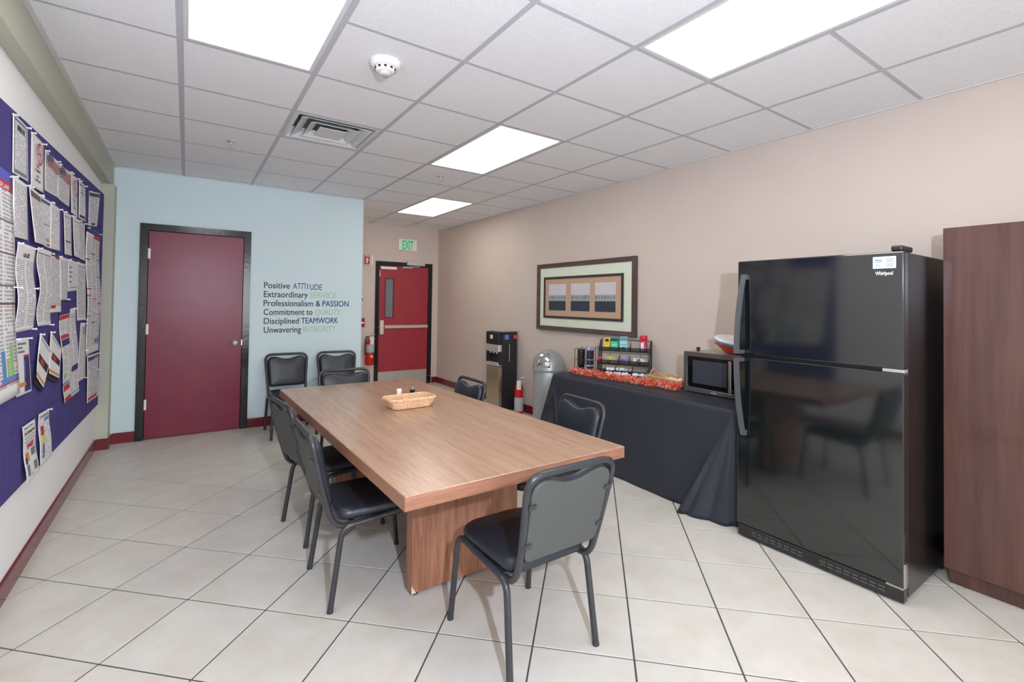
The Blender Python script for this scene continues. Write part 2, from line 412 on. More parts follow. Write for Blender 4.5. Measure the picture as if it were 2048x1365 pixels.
# grid tees
for i in range(1, 7):
    x = cx0+i*cg; y1 = YE if x > XC else YT
    w_ = 0.014
    B((x-w_, YN, CH), (x+w_, y1, CH+0.010)).build('grid_main_tee', m_tee, ceil)
segs = [(-0.600, XR)]
for j in rows:
    y = cy0+j*cg
    if y < YN+0.05 or y > YE-0.03: continue
    for i in range(0, 7):
        x0, x1 = cx0+i*cg+0.014, cx0+(i+1)*cg-0.014
        if i == 0: x0 = -0.600
        if i == 6: x1 = XR
        if y > YT and x1 <= XC: continue
        if (i, j-1) in LIGHTS and (i, j) in LIGHTS: continue
        B((x0, y-0.011, CH), (x1, y+0.011, CH+0.010)).build('grid_cross_tee', m_tee, ceil)
wa = MB()
wa.box((-0.600, YN, CH-0.004), (-0.578, YT, CH+0.008)); wa.box((XR-0.018, YN, CH-0.004), (XR, YE, CH+0.008))
wa.box((-0.578, YT-0.022, CH-0.004), (XC, YT, CH+0.008)); wa.box((XC, YE-0.02, CH-0.004), (XR, YE, CH+0.008)); wa.box((XC, YT, CH-0.004), (XC+0.02, YE, CH+0.008))
wa.build('wall_angle', m_white, ceil)

# ceiling lights
m_lens = mat('lit acrylic lens', (240, 240, 240), 0.5, emit=PANEL_C, es=PANEL_E)
ll = ['recessed two by four ceiling light at upper left, above the bulletin board side', 'large recessed ceiling light at upper right, nearest the refrigerator',
      'recessed ceiling light in the middle, above the far half of the table', 'farthest recessed ceiling light, in front of the exit door',
      'added unseen recessed ceiling light behind the camera on the left', 'added unseen recessed ceiling light behind the camera on the right', 'added unseen recessed ceiling light at the far rear left', 'added unseen recessed ceiling light at the far rear right']
for k, (i, j) in enumerate(LT):
    x0, x1, y0, y1 = cx0+i*cg, cx0+(i+1)*cg, cy0+j*cg, cy0+(j+2)*cg
    t = thing('ceiling_light', ll[k], 'light', ((x0+x1)/2, (y0+y1)/2, CH), 0, 'recessed ceiling lights')
    mb = MB()
    for lo, hi in (((x0+.014, y0+.011, CH), (x0+.034, y1-.011, CH+.03)), ((x1-.034, y0+.011, CH), (x1-.014, y1-.011, CH+.03)), ((x0+.034, y0+.011, CH), (x1-.034, y0+.03, CH+.03)), ((x0+.034, y1-.03, CH), (x1-.034, y1-.011, CH+.03))):
        mb.box(lo, hi)
    mb.build('light_frame', m_white, t)
    B((x0+.034, y0+.03, CH+0.004), (x1-.034, y1-.03, CH+0.010)).build('diffuser', m_lens, t)
    B((x0+.02, y0+.02, CH+0.030), (x1-.02, y1-.02, CH+0.06)).build('housing', m_white, t)

# air diffuser
i, j = DIFF; ax, ay = cx0+(i+.5)*cg, cy0+(j+.5)*cg
t = thing('air_diffuser', 'square white louvred air diffuser set in the ceiling grid', 'vent', (ax, ay, CH))
def ring(mb, cx, cy, ho, hi, zo, zi, th=0.003):
    for s in range(4):
        a, b = [(-1, -1), (1, -1), (1, 1), (-1, 1)][s], [(-1, -1), (1, -1), (1, 1), (-1, 1)][(s+1) % 4]
        o1, o2 = (cx+a[0]*ho, cy+a[1]*ho), (cx+b[0]*ho, cy+b[1]*ho); i1, i2 = (cx+a[0]*hi, cy+a[1]*hi), (cx+b[0]*hi, cy+b[1]*hi)
        mb.hexa([(*o1, zo), (*o2, zo), (*i2, zi), (*i1, zi)], [(*o1, zo+th), (*o2, zo+th), (*i2, zi+th), (*i1, zi+th)])
    return mb
ring(MB(), ax, ay, 0.292, 0.262, CH, CH).build('outer_frame', m_white, t)
ring(MB(), ax, ay, 0.262, 0.235, CH, CH+0.075).build('neck', m_white, t)
for ho, hi, z in ((0.240, 0.180, 0.0), (0.168, 0.112, 0.0)):
    ring(MB(), ax, ay, ho, hi, CH-0.006+z, CH+0.030+z).build('louvre', m_white, t)
B((ax-.095, ay-.095, CH-.004), (ax+.095, ay+.095, CH)).build('centre_plate', m_white, t)
B((ax-.24, ay-.24, CH+.078), (ax+.24, ay+.24, CH+.084)).build('duct', m_tgrey, t)
# smoke detector
sx, sy = 0.832, 2.422
t = thing('smoke_detector', 'round white smoke detector on the ceiling between the front lights', 'smoke detector', (sx, sy, CH))
MB().lathe([(0.078, 0.003), (0.078, -0.012), (0.066, -0.028), (0.06, -0.03)], (sx, sy, CH), 32).build('base', m_wht, t)
MB().lathe([(0.052, -0.03), (0.050, -0.045), (0.040, -0.050), (0.038, -0.052)], (sx, sy, CH), 32).build('housing', m_wht, t)
mb = MB()
for k in range(10):
    a = k*2*pi/10; mb.box((-.007, -.002, -.044), (.007, .002, -.034), 0, Matrix.Translation((sx+cos(a)*.0515, sy+sin(a)*.0515, CH)) @ Matrix.Rotation(a+pi/2, 4, 'Z'))
mb.build('vent_slot', m_kprint, t)
MB().lathe([(0.030, -0.051), (0.029, -0.064), (0.022, -0.070), (0.0, -0.071)], (sx, sy, CH), 24).build('sensor_cap', mat('grey plastic cap', (196, 196, 198), 0.5), t)
# sprinklers
for k, (x, y, lb) in enumerate(((0.266, 4.363, 'small pendant sprinkler head on the ceiling above the maroon door'), (2.059, 4.302, 'small pendant sprinkler head on the ceiling behind the middle light'), (3.03, 7.15, 'small pendant sprinkler head on the ceiling in front of the exit sign'))):
    t = thing('sprinkler', lb, 'sprinkler', (x, y, CH), 0, 'ceiling sprinkler heads')
    MB().lathe([(0.034, 0.004), (0.034, -0.003), (0.016, -0.008), (0.010, -0.008)], (x, y, CH), 20).build('escutcheon', m_alu, t)
    mb = MB(); mb.cyl((x, y, CH), (x, y, CH-.03), .008, .006, 10); mb.sweep([(x-.010, y, CH-.02), (x-.014, y, CH-.035), (x, y, CH-.048)], .002, 6); mb.sweep([(x+.010, y, CH-.02), (x+.014, y, CH-.035), (x, y, CH-.048)], .002, 6)
    mb.build('body', m_alu, t)
    MB().cyl((x, y, CH-.048), (x, y, CH-.051), .015, .015, 14).build('deflector', m_alu, t)

# ================================================================ DOORS
def frame_mb(x0, x1, zt, w, y, d=0.015, back=0.10):
    mb = MB()
    o = [(x0-w, 0), (x0, 0), (x0, zt), (x0-w, zt+w)]
    for poly in (o, [(x1, 0), (x1+w, 0), (x1+w, zt+w), (x1, zt)], [(x0-w, zt+w), (x0, zt), (x1, zt), (x1+w, zt+w)]):
        mb.prism(poly, 0, 1, lambda u, v, dd: (u, y-d+dd*(d+0.0), v))
    # jamb returns
    mb.box((x0-0.02, y, 0), (x0, y+back, zt)); mb.box((x1, y, 0), (x1+0.02, y+back, zt)); mb.box((x0-.02, y, zt), (x1+.02, y+back, zt+.02))
    return mb
d1 = frame_mb(DX0, DX1, DZ, FW, YT, 0.018).build('door_1', m_black, None, kind='structure')
leaf = B((DX0+.003, YT+.006, 0.006), (DX1-.003, YT+.05, DZ-.003), .002).build('door_leaf', m_door, d1)
for z in (1.84, 1.09, 0.345):
    mb = MB().cyl((DX0+.002, YT-.004, z-.05), (DX0+.002, YT-.004, z+.05), .008, .008, 10); mb.box((DX0+.002, YT+.001, z-.05), (DX0+.018, YT+.006, z+.05)); mb.build('hinge', m_wht, d1)
kx = 0.435; kz = 0.93
kb = MB().lathe([(0.032, 0), (0.031, 0.006), (0.016, 0.010), (0.014, 0.035), (0.024, 0.045), (0.028, 0.058), (0.022, 0.068), (0.0, 0.070)], (0, 0, 0), 24, Matrix.Translation((kx, YT+.006, kz)) @ Matrix.Rotation(pi/2, 4, 'X')).build('door_knob', m_alu, d1)
B((DX1-.006, YT-.002, kz-.03), (DX1+.006, YT+.02, kz+.03)).build('strike_plate', m_steel, d1)
B((DX0-.02, YT+.10, 0), (DX1+.02, YT+.115, DZ)).build('door_stop', m_plen, d1)

d2 = frame_mb(EX0, EX1, EZ, 0.062, YE, 0.018).build('door_2', m_black, None, kind='structure')
mb = MB(); gx0, gx1, gz0, gz1 = 2.69, 2.82, 1.14, 1.77
mb.box((EX0+.003, YE+.006, .24), (gx0, YE+.05, EZ-.003)); mb.box((gx1, YE+.006, .24), (EX1-.003, YE+.05, EZ-.003))
mb.box((gx0, YE+.006, .24), (gx1, YE+.05, gz0)); mb.box((gx0, YE+.006, gz1), (gx1, YE+.05, EZ-.003)); mb.box((EX0+.003, YE+.006, .006), (EX1-.003, YE+.05, .24))
leaf2 = mb.build('door_leaf', m_door2, d2)
mb = MB()
for lo, hi in (((gx0-.012, gz0-.012), (gx0, gz1+.012)), ((gx1, gz0-.012), (gx1+.012, gz1+.012)), ((gx0, gz0-.012), (gx1, gz0)), ((gx0, gz1), (gx1, gz1+.012))):
    mb.box((lo[0], YE, lo[1]), (hi[0], YE+.01, hi[1]))
mb.build('window_frame', mat('dark red bead', (84, 24, 32), .4), leaf2)
B((gx0, YE+.022, gz0), (gx1, YE+.028, gz1)).build('window_pane', m_glass, leaf2)
B((EX0+.01, YE+.002, .012), (EX1-.01, YE+.006, .245)).build('kick_plate', mat('kick plate steel', (196, 192, 184), .38, metal=.5), d2)
pb = B((EX0+.06, YE-.03, .955), (EX1-.01, YE+.004, 1.005), .006).build('push_bar', mat('cream push bar', (205, 198, 188), .35, metal=.3), d2)
B((EX0+.015, YE-.045, .86), (EX0+.078, YE+.005, 1.09), .008).build('bar_case', mat('cream latch case', (214, 208, 198), .4), pb)
B((EX0+.082, YE-.032, .965), (EX0+.10, YE-.028, .995)).build('bar_key', m_blk, pb)
MB().cyl((EX0-.005, YE-.02, .975), (EX0+.02, YE-.02, .975), .01, .01, 12).build('latch_bolt', m_steel, pb)
cl = B((3.03, YE-.075, 2.005), (3.345, YE-.018, 2.072), .004).build('closer_body', m_alu, d2)
mb = MB(); mb.sweep([(3.26, YE-.05, 2.0), (3.22, YE-.09, 1.985), (2.97, YE-.055, 1.975)], .008, 8); mb.box((2.96, YE-.03, 1.955), (3.14, YE+.006, 1.975)); mb.build('closer_arm', m_alu, cl)
B((EX0+.02, YE-.02, 1.925), (EX0+.29, YE+.006, 1.968), .003).build('top_latch', m_wht, d2)
B((EX0-.002, YE-.010, 1.80), (EX0+.014, YE+.006, 1.90)).build('label_strip', m_wht, d2)
B((EX0-.05, YE+.10, 0), (EX1+.05, YE+.115, EZ+.05)).build('door_stop', m_plen, d2)

# ================================================================ THINGS ON THE WALLS
# exit sign
t = thing('exit_sign', 'white exit sign with green letters above the red door', 'sign', (3.045, YE, 2.25))
B((2.885, YE-.035, 2.256), (3.205, YE-.001, 2.445), .006).build('sign_housing', m_wht, t)
mb = MB(); put_text(mb, 'EXIT', lambda u, v: (u, YE-.0365, v), 2.945, 3.145, 2.275, 2.42, 0.035)
mb.build('sign_letters', mat('green exit letters', (20, 190, 110), .5, emit=lin((20, 190, 110)), es=.35), t)
# fire extinguisher sign
t = thing('fire_extinguisher_sign', 'small red and white fire extinguisher sign left of the exit door', 'sign', (2.36, YE, 1.97))
B((2.305, YE-.05, 1.975), (2.42, YE-.001, 2.14), .003).build('sign_body', m_paper, t)
B((2.312, YE-.0515, 1.985), (2.402, YE-.050, 2.135)).build('sign_face', mat('sign red', (180, 30, 44), .5), t)
mb = MB(); put_text(mb, 'FIRE', lambda u, v: (u, YE-.0525, v), 2.325, 2.39, 2.108, 2.128, .02)
f_ = lambda u, v, d: (u, YE-.0522-d, v)
mb.prism([(2.345, 2.005), (2.368, 2.005), (2.368, 2.065), (2.362, 2.078), (2.362, 2.09), (2.350, 2.09), (2.350, 2.078), (2.345, 2.065)], 0, .0005, f_)
mb.prism([(2.362, 2.084), (2.382, 2.07), (2.384, 2.04), (2.380, 2.04), (2.378, 2.068), (2.362, 2.079)], 0, .0005, f_)
mb.build('sign_print', m_wht, t)
B((2.44, YE-.02, 1.98), (2.46, YE-.001, 2.13)).build('bracket', m_wht, t)
# alarm pull and switch, half hidden behind the corner
t = thing('fire_alarm_pull', 'small red pull station by the corner above the hanging extinguisher', 'fire alarm', (2.31, YE, 1.0))
B((2.255, YE-.04, .985), (2.345, YE-.001, 1.125), .004).build('housing', mat('alarm red', (150, 26, 38), .4), t)
B((2.27, YE-.05, 1.04), (2.33, YE-.04, 1.065)).build('pull_handle', m_wht, t)
t = thing('wall_switch', 'slim white wall switch plate beside the blue corner', 'switch', (2.29, YE, 1.4))
B((2.25, YE-.008, 1.36), (2.325, YE-.001, 1.48), .002).build('plate', m_white, t)
B((2.30, YE-.014, 1.39), (2.318, YE-.008, 1.45)).build('rocker', m_tgrey, t)
# cable plates right wall? (none visible)

# fire extinguishers
def extinguisher(loc, rz, label, body, z_a=.20, z_b=.326):
    t = thing('fire_extinguisher', label, 'fire extinguisher', (0, 0, 0), 0, 'red fire extinguishers')
    MB().lathe([(0.0, .0), (.058, .0), (.066, .012), (.068, .03), (.068, .33), (.060, .37), (.035, .395), (.022, .40)], n=28).build('cylinder', body, t)
    MB().lathe([(.0685, z_a), (.0690, z_a+.001), (.0690, z_b-.001), (.0685, z_b)], n=28).build('label_band', text_mat('extinguisher label', 16, ink=(120, 124, 130), paper=(176, 180, 186)), t)
    MB().lathe([(.022, .398), (.022, .42), (.016, .43), (.016, .445), (.0, .446)], n=16).build('valve', m_chrome, t)
    mb = MB(); mb.hexa([(-.012, -.01, .44), (.012, -.01, .44), (.012, .02, .44), (-.012, .02, .44)], [(-.012, -.01, .46), (.012, -.01, .46), (.012, .02, .46), (-.012, .02, .46)])
    mb.sweep(fillet([(0, .0, .455), (0.02, -.0, .475), (.09, -.0, .485)], .01), .007, 6); mb.sweep(fillet([(0, 0, .435), (.03, 0, .43), (.085, 0, .41)], .01), .006, 6)
    mb.build('handle', m_steel, t)
    MB().sweep(fillet([(-.01, 0, .43), (-.06, 0, .46), (-.085, -.01, .38), (-.08, -.02, .22), (-.075, -.02, .16)], .04), .008, 8).build('hose', m_blk, t)
    B((-.035, -.085, .33), (.03, -.081, .45), .001).build('inspection_tag', m_paper, t)
    if z_a > .1: MB().cyl((.0, -.067, .14), (.0, -.071, .14), .022, .022, 16).build('roundel', m_ylw, t)
    t.location = loc; t.rotation_euler = (0, 0, rz); return t
e1 = extinguisher((2.415, YE-.09, .385), 0.15, 'red fire extinguisher hanging on the wall left of the exit door', m_red)
B((-.02, .066, .1), (.02, .088, .42)).build('wall_bracket', m_steel, e1)
e2 = extinguisher((3.50, 4.93, 0), -0.62, 'red and silver fire extinguisher standing on the floor beside the water cooler', m_red, .04, .22)

e2.scale = (.84, .84, .95)
# wall lettering
WL = [('Positive', .704, .967, 'ATTITUDE', 1.0, 1.317), ('Extraordinary', .704, 1.160, 'SERVICE', 1.185, 1.479), ('Professionalism &', .704, 1.300, 'PASSION', 1.325, 1.627),
      ('Commitment to', .706, 1.215, 'QUALITY', 1.245, 1.535), ('Disciplined', .710, 1.070, 'TEAMWORK', 1.095, 1.508), ('Unwavering', .712, 1.095, 'INTEGRITY', 1.120, 1.481)]
t = thing('wall_lettering', 'six line vinyl motto lettering on the pale blue wall right of the maroon door', 'lettering', (.704, YT, 1.05))
ml_k = mat('black vinyl letters', (34, 48, 60), .5); ml_n = mat('navy vinyl letters', (36, 40, 112), .5); ml_g = mat('pale green vinyl letters', (166, 204, 160), .5)
for k, (a, a0, a1, b, b0, b1) in enumerate(WL):
    zc = 1.563-k*0.0998; z0, z1 = zc-.036, zc+.032
    fr = lambda u, v: Vector((u, YT-.0012, v))
    mb = MB()
    for q, (du, dv) in enumerate(((0, 0), (.0022, 0), (0, .0016), (.0022, .0016))): put_text(mb, a, lambda u, v: fr(u+du, v+dv)-Vector((0, q*.0003, 0)), a0, a1, z0, z1, .0)
    mb.build('lettering_word', ml_k, t)
    mb = MB()
    if k == 0:
        put_text(mb, 'AT', fr, 1.0, 1.085, z0, z1, .004)
        for (u0, u1, v0, v1) in ((1.092, 1.135, z1-.009, z1), (1.094, 1.101, z0, z1), (1.126, 1.133, z0, z1), (1.152, 1.160, z0, z1-.004)):
            mb.add([fr(u0, v0), fr(u1, v0), fr(u1, v1), fr(u0, v1)], [(0, 1, 2, 3)])
        put_text(mb, 'UDE', fr, 1.182, 1.317, z0-.006, z1-.008, .004)
    else:
        for q, (du, dv) in enumerate(((0, 0), (.0020, 0), (0, .0014))): put_text(mb, b, lambda u, v: fr(u+du, v+dv)-Vector((0, q*.0003, 0)), b0, b1, z0, z1, .0)
    o = mb.build('lettering_word', ml_n if k % 2 == 0 else ml_g, t, label='%s coloured word %s' % ('navy' if k % 2 == 0 else 'pale green', b))
# framed picture on the right wall
X = XR
t = thing('framed_picture', 'large dark framed triptych print on the right wall above the trash can and organizer', 'picture', (X, 3.92, 1.08))
def rect_frame(mb, y0, y1, z0, z1, w, xf, xb, chamfer=0):
    Q = [((y0, z0), (y1, z0), (y1-w, z0+w), (y0+w, z0+w)), ((y1, z0), (y1, z1), (y1-w, z1-w), (y1-w, z0+w)), ((y1, z1), (y0, z1), (y0+w, z1-w), (y1-w, z1-w)), ((y0, z1), (y0, z0), (y0+w, z0+w), (y0+w, z1-w))]
    for q in Q:
        mb.add([(xb, *p) for p in q]+[(xf+(chamfer if i in (2, 3) else 0), *p) for i, p in enumerate(q)], [(0, 1, 2, 3), (7, 6, 5, 4), (0, 4, 5, 1), (1, 5, 6, 2), (2, 6, 7, 3), (3, 7, 4, 0)])
m_pf = wood('picture frame wood', (64, 48, 46), (100, 82, 80), 'Y', .35, 2)
mb = MB(); rect_frame(mb, 3.125, 4.69, 1.083, 1.876, .05, X-.040, X-.002, .008); mb.build('outer_frame', m_pf, t)
B((X-.022, 3.17, 1.13), (X-.004, 4.645, 1.83)).build('outer_mat', mat('pale green mat', (218, 226, 208), .8, var=.03, scale=80), t)
mb = MB(); rect_frame(mb, 3.285, 4.56, 1.228, 1.716, .026, X-.034, X-.020); mb.build('inner_frame', mat('dark bronze bead', (58, 50, 44), .35), t)
im = B((X-.026, 3.31, 1.253), (X-.021, 4.535, 1.692)).build('inner_mat', mat('tan mat', (190, 160, 136), .8), t)
m_sky = mat('print sky', (206, 202, 208), .7, var=.03, scale=6); m_mid = mat('print field', (160, 166, 170), .7, var=.04, scale=40); m_sea = mat('print dark ground', (52, 58, 72), .7, var=.15, scale=60); m_tree = mat('print trees', (112, 118, 118), .7)
for y0, y1 in ((3.388, 3.686), (3.765, 4.07), (4.159, 4.467)):
    z0, z1 = 1.320, 1.629; x = X-.0272; mb = MB()
    mb.box((x, y0, z0), (X-.026, y1, z1))
    za, zb = z0+.112, z0+.180; xx = x-.0004
    mb.add([(xx, y0, z0), (xx, y1, z0), (xx, y1, za), (xx, y0, za)], [(0, 1, 2, 3)], mi=2)
    mb.add([(xx, y0, za), (xx, y1, za), (xx, y1, zb), (xx, y0, zb)], [(0, 1, 2, 3)], mi=1)
    n = 7
    for k in range(n):
        yc = y0+(k+.5)*(y1-y0)/n+random.uniform(-.004, .004); rr = random.uniform(.008, .015)
        mb.add([(xx-.0003, yc+rr*cos(q*pi/5), za+.04+1.5*rr*sin(q*pi/5)) for q in range(10)], [list(range(10))], mi=3)
        mb.add([(xx-.0003, yc-.0015, za+.012), (xx-.0003, yc+.0015, za+.012), (xx-.0003, yc+.0015, za+.03), (xx-.0003, yc-.0015, za+.03)], [(0, 1, 2, 3)], mi=3)
    mb.build('print', [m_sky, m_mid, m_sea, m_tree], im)

# ---------------------------------------------------------------- bulletin board
t = thing('bulletin_board', 'long purple felt bulletin board on the left wall', 'bulletin board', (XL, 3.3, .42))
BX = XL+.02
zt = lambda y: 2.220+(max(y, 1.0)-2.85)*.0456
zb = lambda y: .474-(max(y, 1.0)-3.0)*.021
ys = [5.80-.305*k for k in range(12)]
for k in range(11):
    ya, yb_ = ys[k+1]+.0012, ys[k]-.0012
    for r in range(6):
        q = []
        for (yy, e) in ((ya, 0), (yb_, 0), (yb_, 1), (ya, 1)):
            a, b = zb(yy), zt(yy); q.append((yy, a+(b-a)*(r+e)/6 + (.0012 if e == 0 else -.0012)))
        mb = MB(); c = .003
        cyq = sum(p[0] for p in q)/4; czq = sum(p[1] for p in q)/4
        q2 = [(p[0]+(c if p[0] < cyq else -c), p[1]+(c if p[1] < czq else -c)) for p in q]
        mb.add([(XL+.001, *p) for p in q]+[(BX-.002, *p) for p in q]+[(BX, *p) for p in q2],
               [(0, 1, 2, 3), (4, 5, 1, 0), (5, 6, 2, 1), (6, 7, 3, 2), (7, 4, 0, 3), (8, 9, 5, 4), (9, 10, 6, 5), (10, 11, 7, 6), (11, 8, 4, 7), (11, 10, 9, 8)])
        mb.build('felt_panel', m_felt, t)

# papers pinned to the board.  quad order: top-near, top-far, bottom-far, bottom-near in (y,z) on the board
PX = BX+.004
def paper(q, base, label, regs=(), texts=(), curl=0.006, lift=0.0, wave=0.0, pins=((0, 1), (1, 1)), name='notice', cat='paper', nu=8, nv=16, off=0.0, group=None, liftside=None):
    """regs: (u0,v0,u1,v1,material) with v up; lift: how far the free bottom stands off the board"""
    TLn, TRn, BRn, BLn = [Vector(p) for p in q]
    ph = random.uniform(0, 6)
    def pos(u, v, d=0):
        p = (TLn*(1-u)+TRn*u)*v+(BLn*(1-u)+BRn*u)*(1-v)
        s = lift*(1-v)**2 + curl*(0.5+0.5*sin(ph+u*2.6+v*1.7))*(1-.6*v) + wave*(0.5+0.5*sin(v*9+ph))
        if liftside is not None: s += liftside*u*u
        return Vector((PX+off+s+d, p.x, p.y))
    mats = [base]; mb = MB()
    us = sorted(set([round(i/nu, 4) for i in range(nu+1)]+[round(r[0], 4) for r in regs]+[round(r[2], 4) for r in regs]))
    vs = sorted(set([round(i/nv, 4) for i in range(nv+1)]+[round(r[1], 4) for r in regs]+[round(r[3], 4) for r in regs]))
    V = [pos(u, v) for v in vs for u in us]; n = len(us); mb.v = list(V)
    for k, (v, u) in enumerate([(v, u) for v in vs for u in us]): mb.uv[k] = (u, v)
    for b in range(len(vs)-1):
        for a in range(n-1):
            uc, vc = (us[a]+us[a+1])/2, (vs[b]+vs[b+1])/2; mi = 0
            for r in regs:
                if r[0] <= uc <= r[2] and r[1] <= vc <= r[3]:
                    if r[4] not in mats: mats.append(r[4])
                    mi = mats.index(r[4])
            i = b*n+a; mb.f.append([i, i+1, i+n+1, i+n]); mb.sm.append(True); mb.mi.append(mi)
    # thickness: back side sheet
    c = Vector((PX, (TLn.x+BRn.x)/2, (TLn.y+BRn.y)/2))
    org = (PX, (BLn.x+BRn.x)/2, min(BLn.y, BRn.y))
    o = mb.build(name, mats, None, loc=org); tag(o, label, cat, group)
    md = o.modifiers.new('thickness', 'SOLIDIFY'); md.thickness = .0012; md.offset = -1
    for (s, u0, u1, v0, v1, m, bold) in texts:
        tb = MB(); put_text(tb, s, lambda u, v: pos(u, v, .0012), u0, u1, v0, v1, bold); tb.build('printed_words', m, o)
    for (u, v) in pins:
        p = pos(min(max(u, .05), .95), min(v, .985)); pm = MB().cyl(p+Vector((-.006, 0, 0)), p+Vector((.012, 0, 0)), .0035, .0035, 8); pm.cyl(p+Vector((.012, 0, 0)), p+Vector((.016, 0, 0)), .006, .006, 8)
        pm.build('pushpin', m_wht, o)
    return o
G = 'papers pinned to the purple board'
A4 = dict(group=G)
brd = lambda m, w=.05: [(0, 0, 1, w, m), (0, 1-w, 1, 1, m), (0, 0, w*1.3, 1, m), (1-w*1.3, 0, 1, 1, m)]
paper([(2.943,2.202),(3.170,2.204),(3.191,1.950),(2.971,1.945)], m_t1, 'notice with grey border headed AVISO DE, top row nearest the camera', [(.07, .03, .93, .97, m_tgrey), (.12, .10, .88, .92, m_t1)],
      [('AVISO DE', .24, .76, .78, .87, m_kprint, .05)], **A4)
def smoke(q, label):
    o = paper(q, m_paper, label, [], [('NO', .4, .6, .41, .46, m_kprint, .01), ('FUMAR', .3, .7, .33, .38, m_kprint, .01), ('NO', .4, .6, .22, .27, m_kprint, .01), ('VAPEAR', .27, .73, .14, .19, m_kprint, .01)], **A4)
    TLn, TRn, BRn, BLn = [Vector(p) for p in q]
    def P(u, v, d=.011): p = (TLn*(1-u)+TRn*u)*v+(BLn*(1-u)+BRn*u)*(1-v); return Vector((PX+d, p.x, p.y))
    mb = MB(); n = 28
    for r0, r1 in ((.20, .25),):
        vs = [P(.5+r*cos(2*pi*k/n), .68+.85*r*sin(2*pi*k/n)) for r in (r0, r1) for k in range(n)]
        mb.add(vs, [(k, (k+1) % n, n+(k+1) % n, n+k) for k in range(n)])
    s = .7071*.2; mb.add([P(.5-s-.02, .68+.85*s), P(.5-s+.02, .68+.85*s+.02), P(.5+s+.02, .68-.85*s), P(.5+s-.02, .68-.85*s-.02)], [(0, 1, 2, 3)])
    mb.build('printed_symbol', m_rprint, o, label='red no smoking ring')
    mb = MB(); mb.add([P(.37, .67, .0105), P(.60, .67, .0105), P(.60, .69, .0105), P(.37, .69, .0105)], [(0, 1, 2, 3)]); mb.build('printed_symbol', m_kprint, o)
smoke([(3.244,2.208),(3.474,2.208),(3.497,1.950),(3.271,1.948)], 'no smoking notice with red ring, larger one beside the AVISO DE notice')
smoke([(4.191,2.214),(4.430,2.224),(4.473,1.960),(4.225,1.954)], 'second no smoking notice with red ring, after the two flag posters')
def flag(q, label):
    TLn, TRn, BRn, BLn = [Vector(p) for p in q]
    regs = [(.05, .90, .95, .965, m_t5)]
    o = paper(q, m_t1, label, [(.04, .58, .97, .93, m_paper)], **A4)
    def P(u, v, d=.0115): p = (TLn*(1-u)+TRn*u)*v+(BLn*(1-u)+BRn*u)*(1-v); return Vector((PX+d, p.x, p.y))
    wv = lambda u: .025*sin(u*6.5)
    rb, cn = MB(), MB()
    for k in range(4):
        v0 = .62+k*.075; us = [i/10 for i in range(11)]; lo_u = .05 if k < 2 else .45
        pts = [lo_u+(.95-lo_u)*u for u in us]
        vs = [P(u, v0+wv(u)) for u in pts]+[P(u, v0+.04+wv(u)) for u in pts]; rb.add(vs, [(i, i+1, 12+i, 11+i) for i in range(10)])
    us = [.05+.4*i/6 for i in range(7)]
    cn.add([P(u, .75+wv(u)) for u in us]+[P(u, .92+wv(u)) for u in us], [(i, i+1, 8+i, 7+i) for i in range(6)])
    rb.build('printed_stripes', mat('flag red print', (176, 84, 86), .7), o); cn.build('printed_field', mat('flag blue print', (92, 98, 122), .7), o)
flag([(3.526,2.192),(3.814,2.195),(3.833,1.986),(3.536,1.975)], 'poster with a waving striped flag, left of its twin in the top row')
flag([(3.831,2.189),(4.160,2.210),(4.178,1.986),(3.846,1.984)], 'poster with a waving striped flag, right of its twin in the top row')
paper([(4.485,2.225),(4.733,2.231),(4.759,1.969),(4.521,1.961)], m_t3, 'white notice with dark bars top and bottom, right of the second no smoking notice', [(.1, .90, .9, .93, m_kprint), (.1, .04, .9, .11, m_kprint), (.25, .70, .75, .73, m_kprint), (.25, .78, .75, .80, m_kprint)], **A4)
o = paper([(4.914,2.228),(5.34,2.290),(5.20,1.985),(4.923,1.958)], m_t1, 'curling notice with a dark header at the far top corner of the board', [(.02, .86, .98, .96, m_kprint), (.4, .03, .8, .09, m_kprint)], liftside=.012, pins=((0, 1),), **A4)
paper([(2.48,1.935),(2.951,1.932),(3.130,.946),(2.60,.950)], m_t4, 'tall labour poster with blue and red header at the left edge of the picture',
      [(0, .955, 1, 1, mat('violet blue header', (88, 90, 196), .6)), (0, .915, 1, .955, m_rprint), (0, .78, 1, .787, m_brprint), (0, .64, 1, .647, m_brprint), (0, .50, 1, .507, m_brprint), (0, .42, 1, .43, m_brprint),
       (.55, .10, .66, .22, m_bprint), (.68, .10, .76, .18, m_gprint), (.78, .10, .88, .24, m_gprint), (.5, .075, 1, .10, m_bprint), (.0, .068, 1, .075, m_rprint)], [('LABOR LAW', .5, .9, .92, .94, m_wht, .03)], lift=.008, wave=.006, pins=((1, 1), (1, .5)), nv=28, group=G)
paper([(2.965,1.933),(3.202,1.935),(3.224,1.670),(2.994,1.665)], m_t1, 'plain typed sheet directly below the AVISO DE notice', **A4)
paper([(3.211,1.935),(3.437,1.931),(3.554,1.672),(3.296,1.670)], m_t1, 'typed sheet with a brown header, curling at its foot', [(.08, .84, .95, .95, m_brprint)], lift=.008, off=.004, **A4)
paper([(3.447,1.929),(3.667,1.932),(3.701,1.673),(3.532,1.672)], m_t3, 'sheet with a navy header bar between two typed sheets', [(.03, .90, .97, .96, mat('slate print', (70, 86, 116), .6)), (.1, .46, .95, .475, m_kprint), (.45, .12, .9, .18, m_oprint), (.5, .04, .95, .07, m_kprint)], **A4)
paper([(3.678,1.934),(3.908,1.928),(3.930,1.678),(3.701,1.673)], m_t3, 'lightly printed sheet below the second flag poster', **A4)
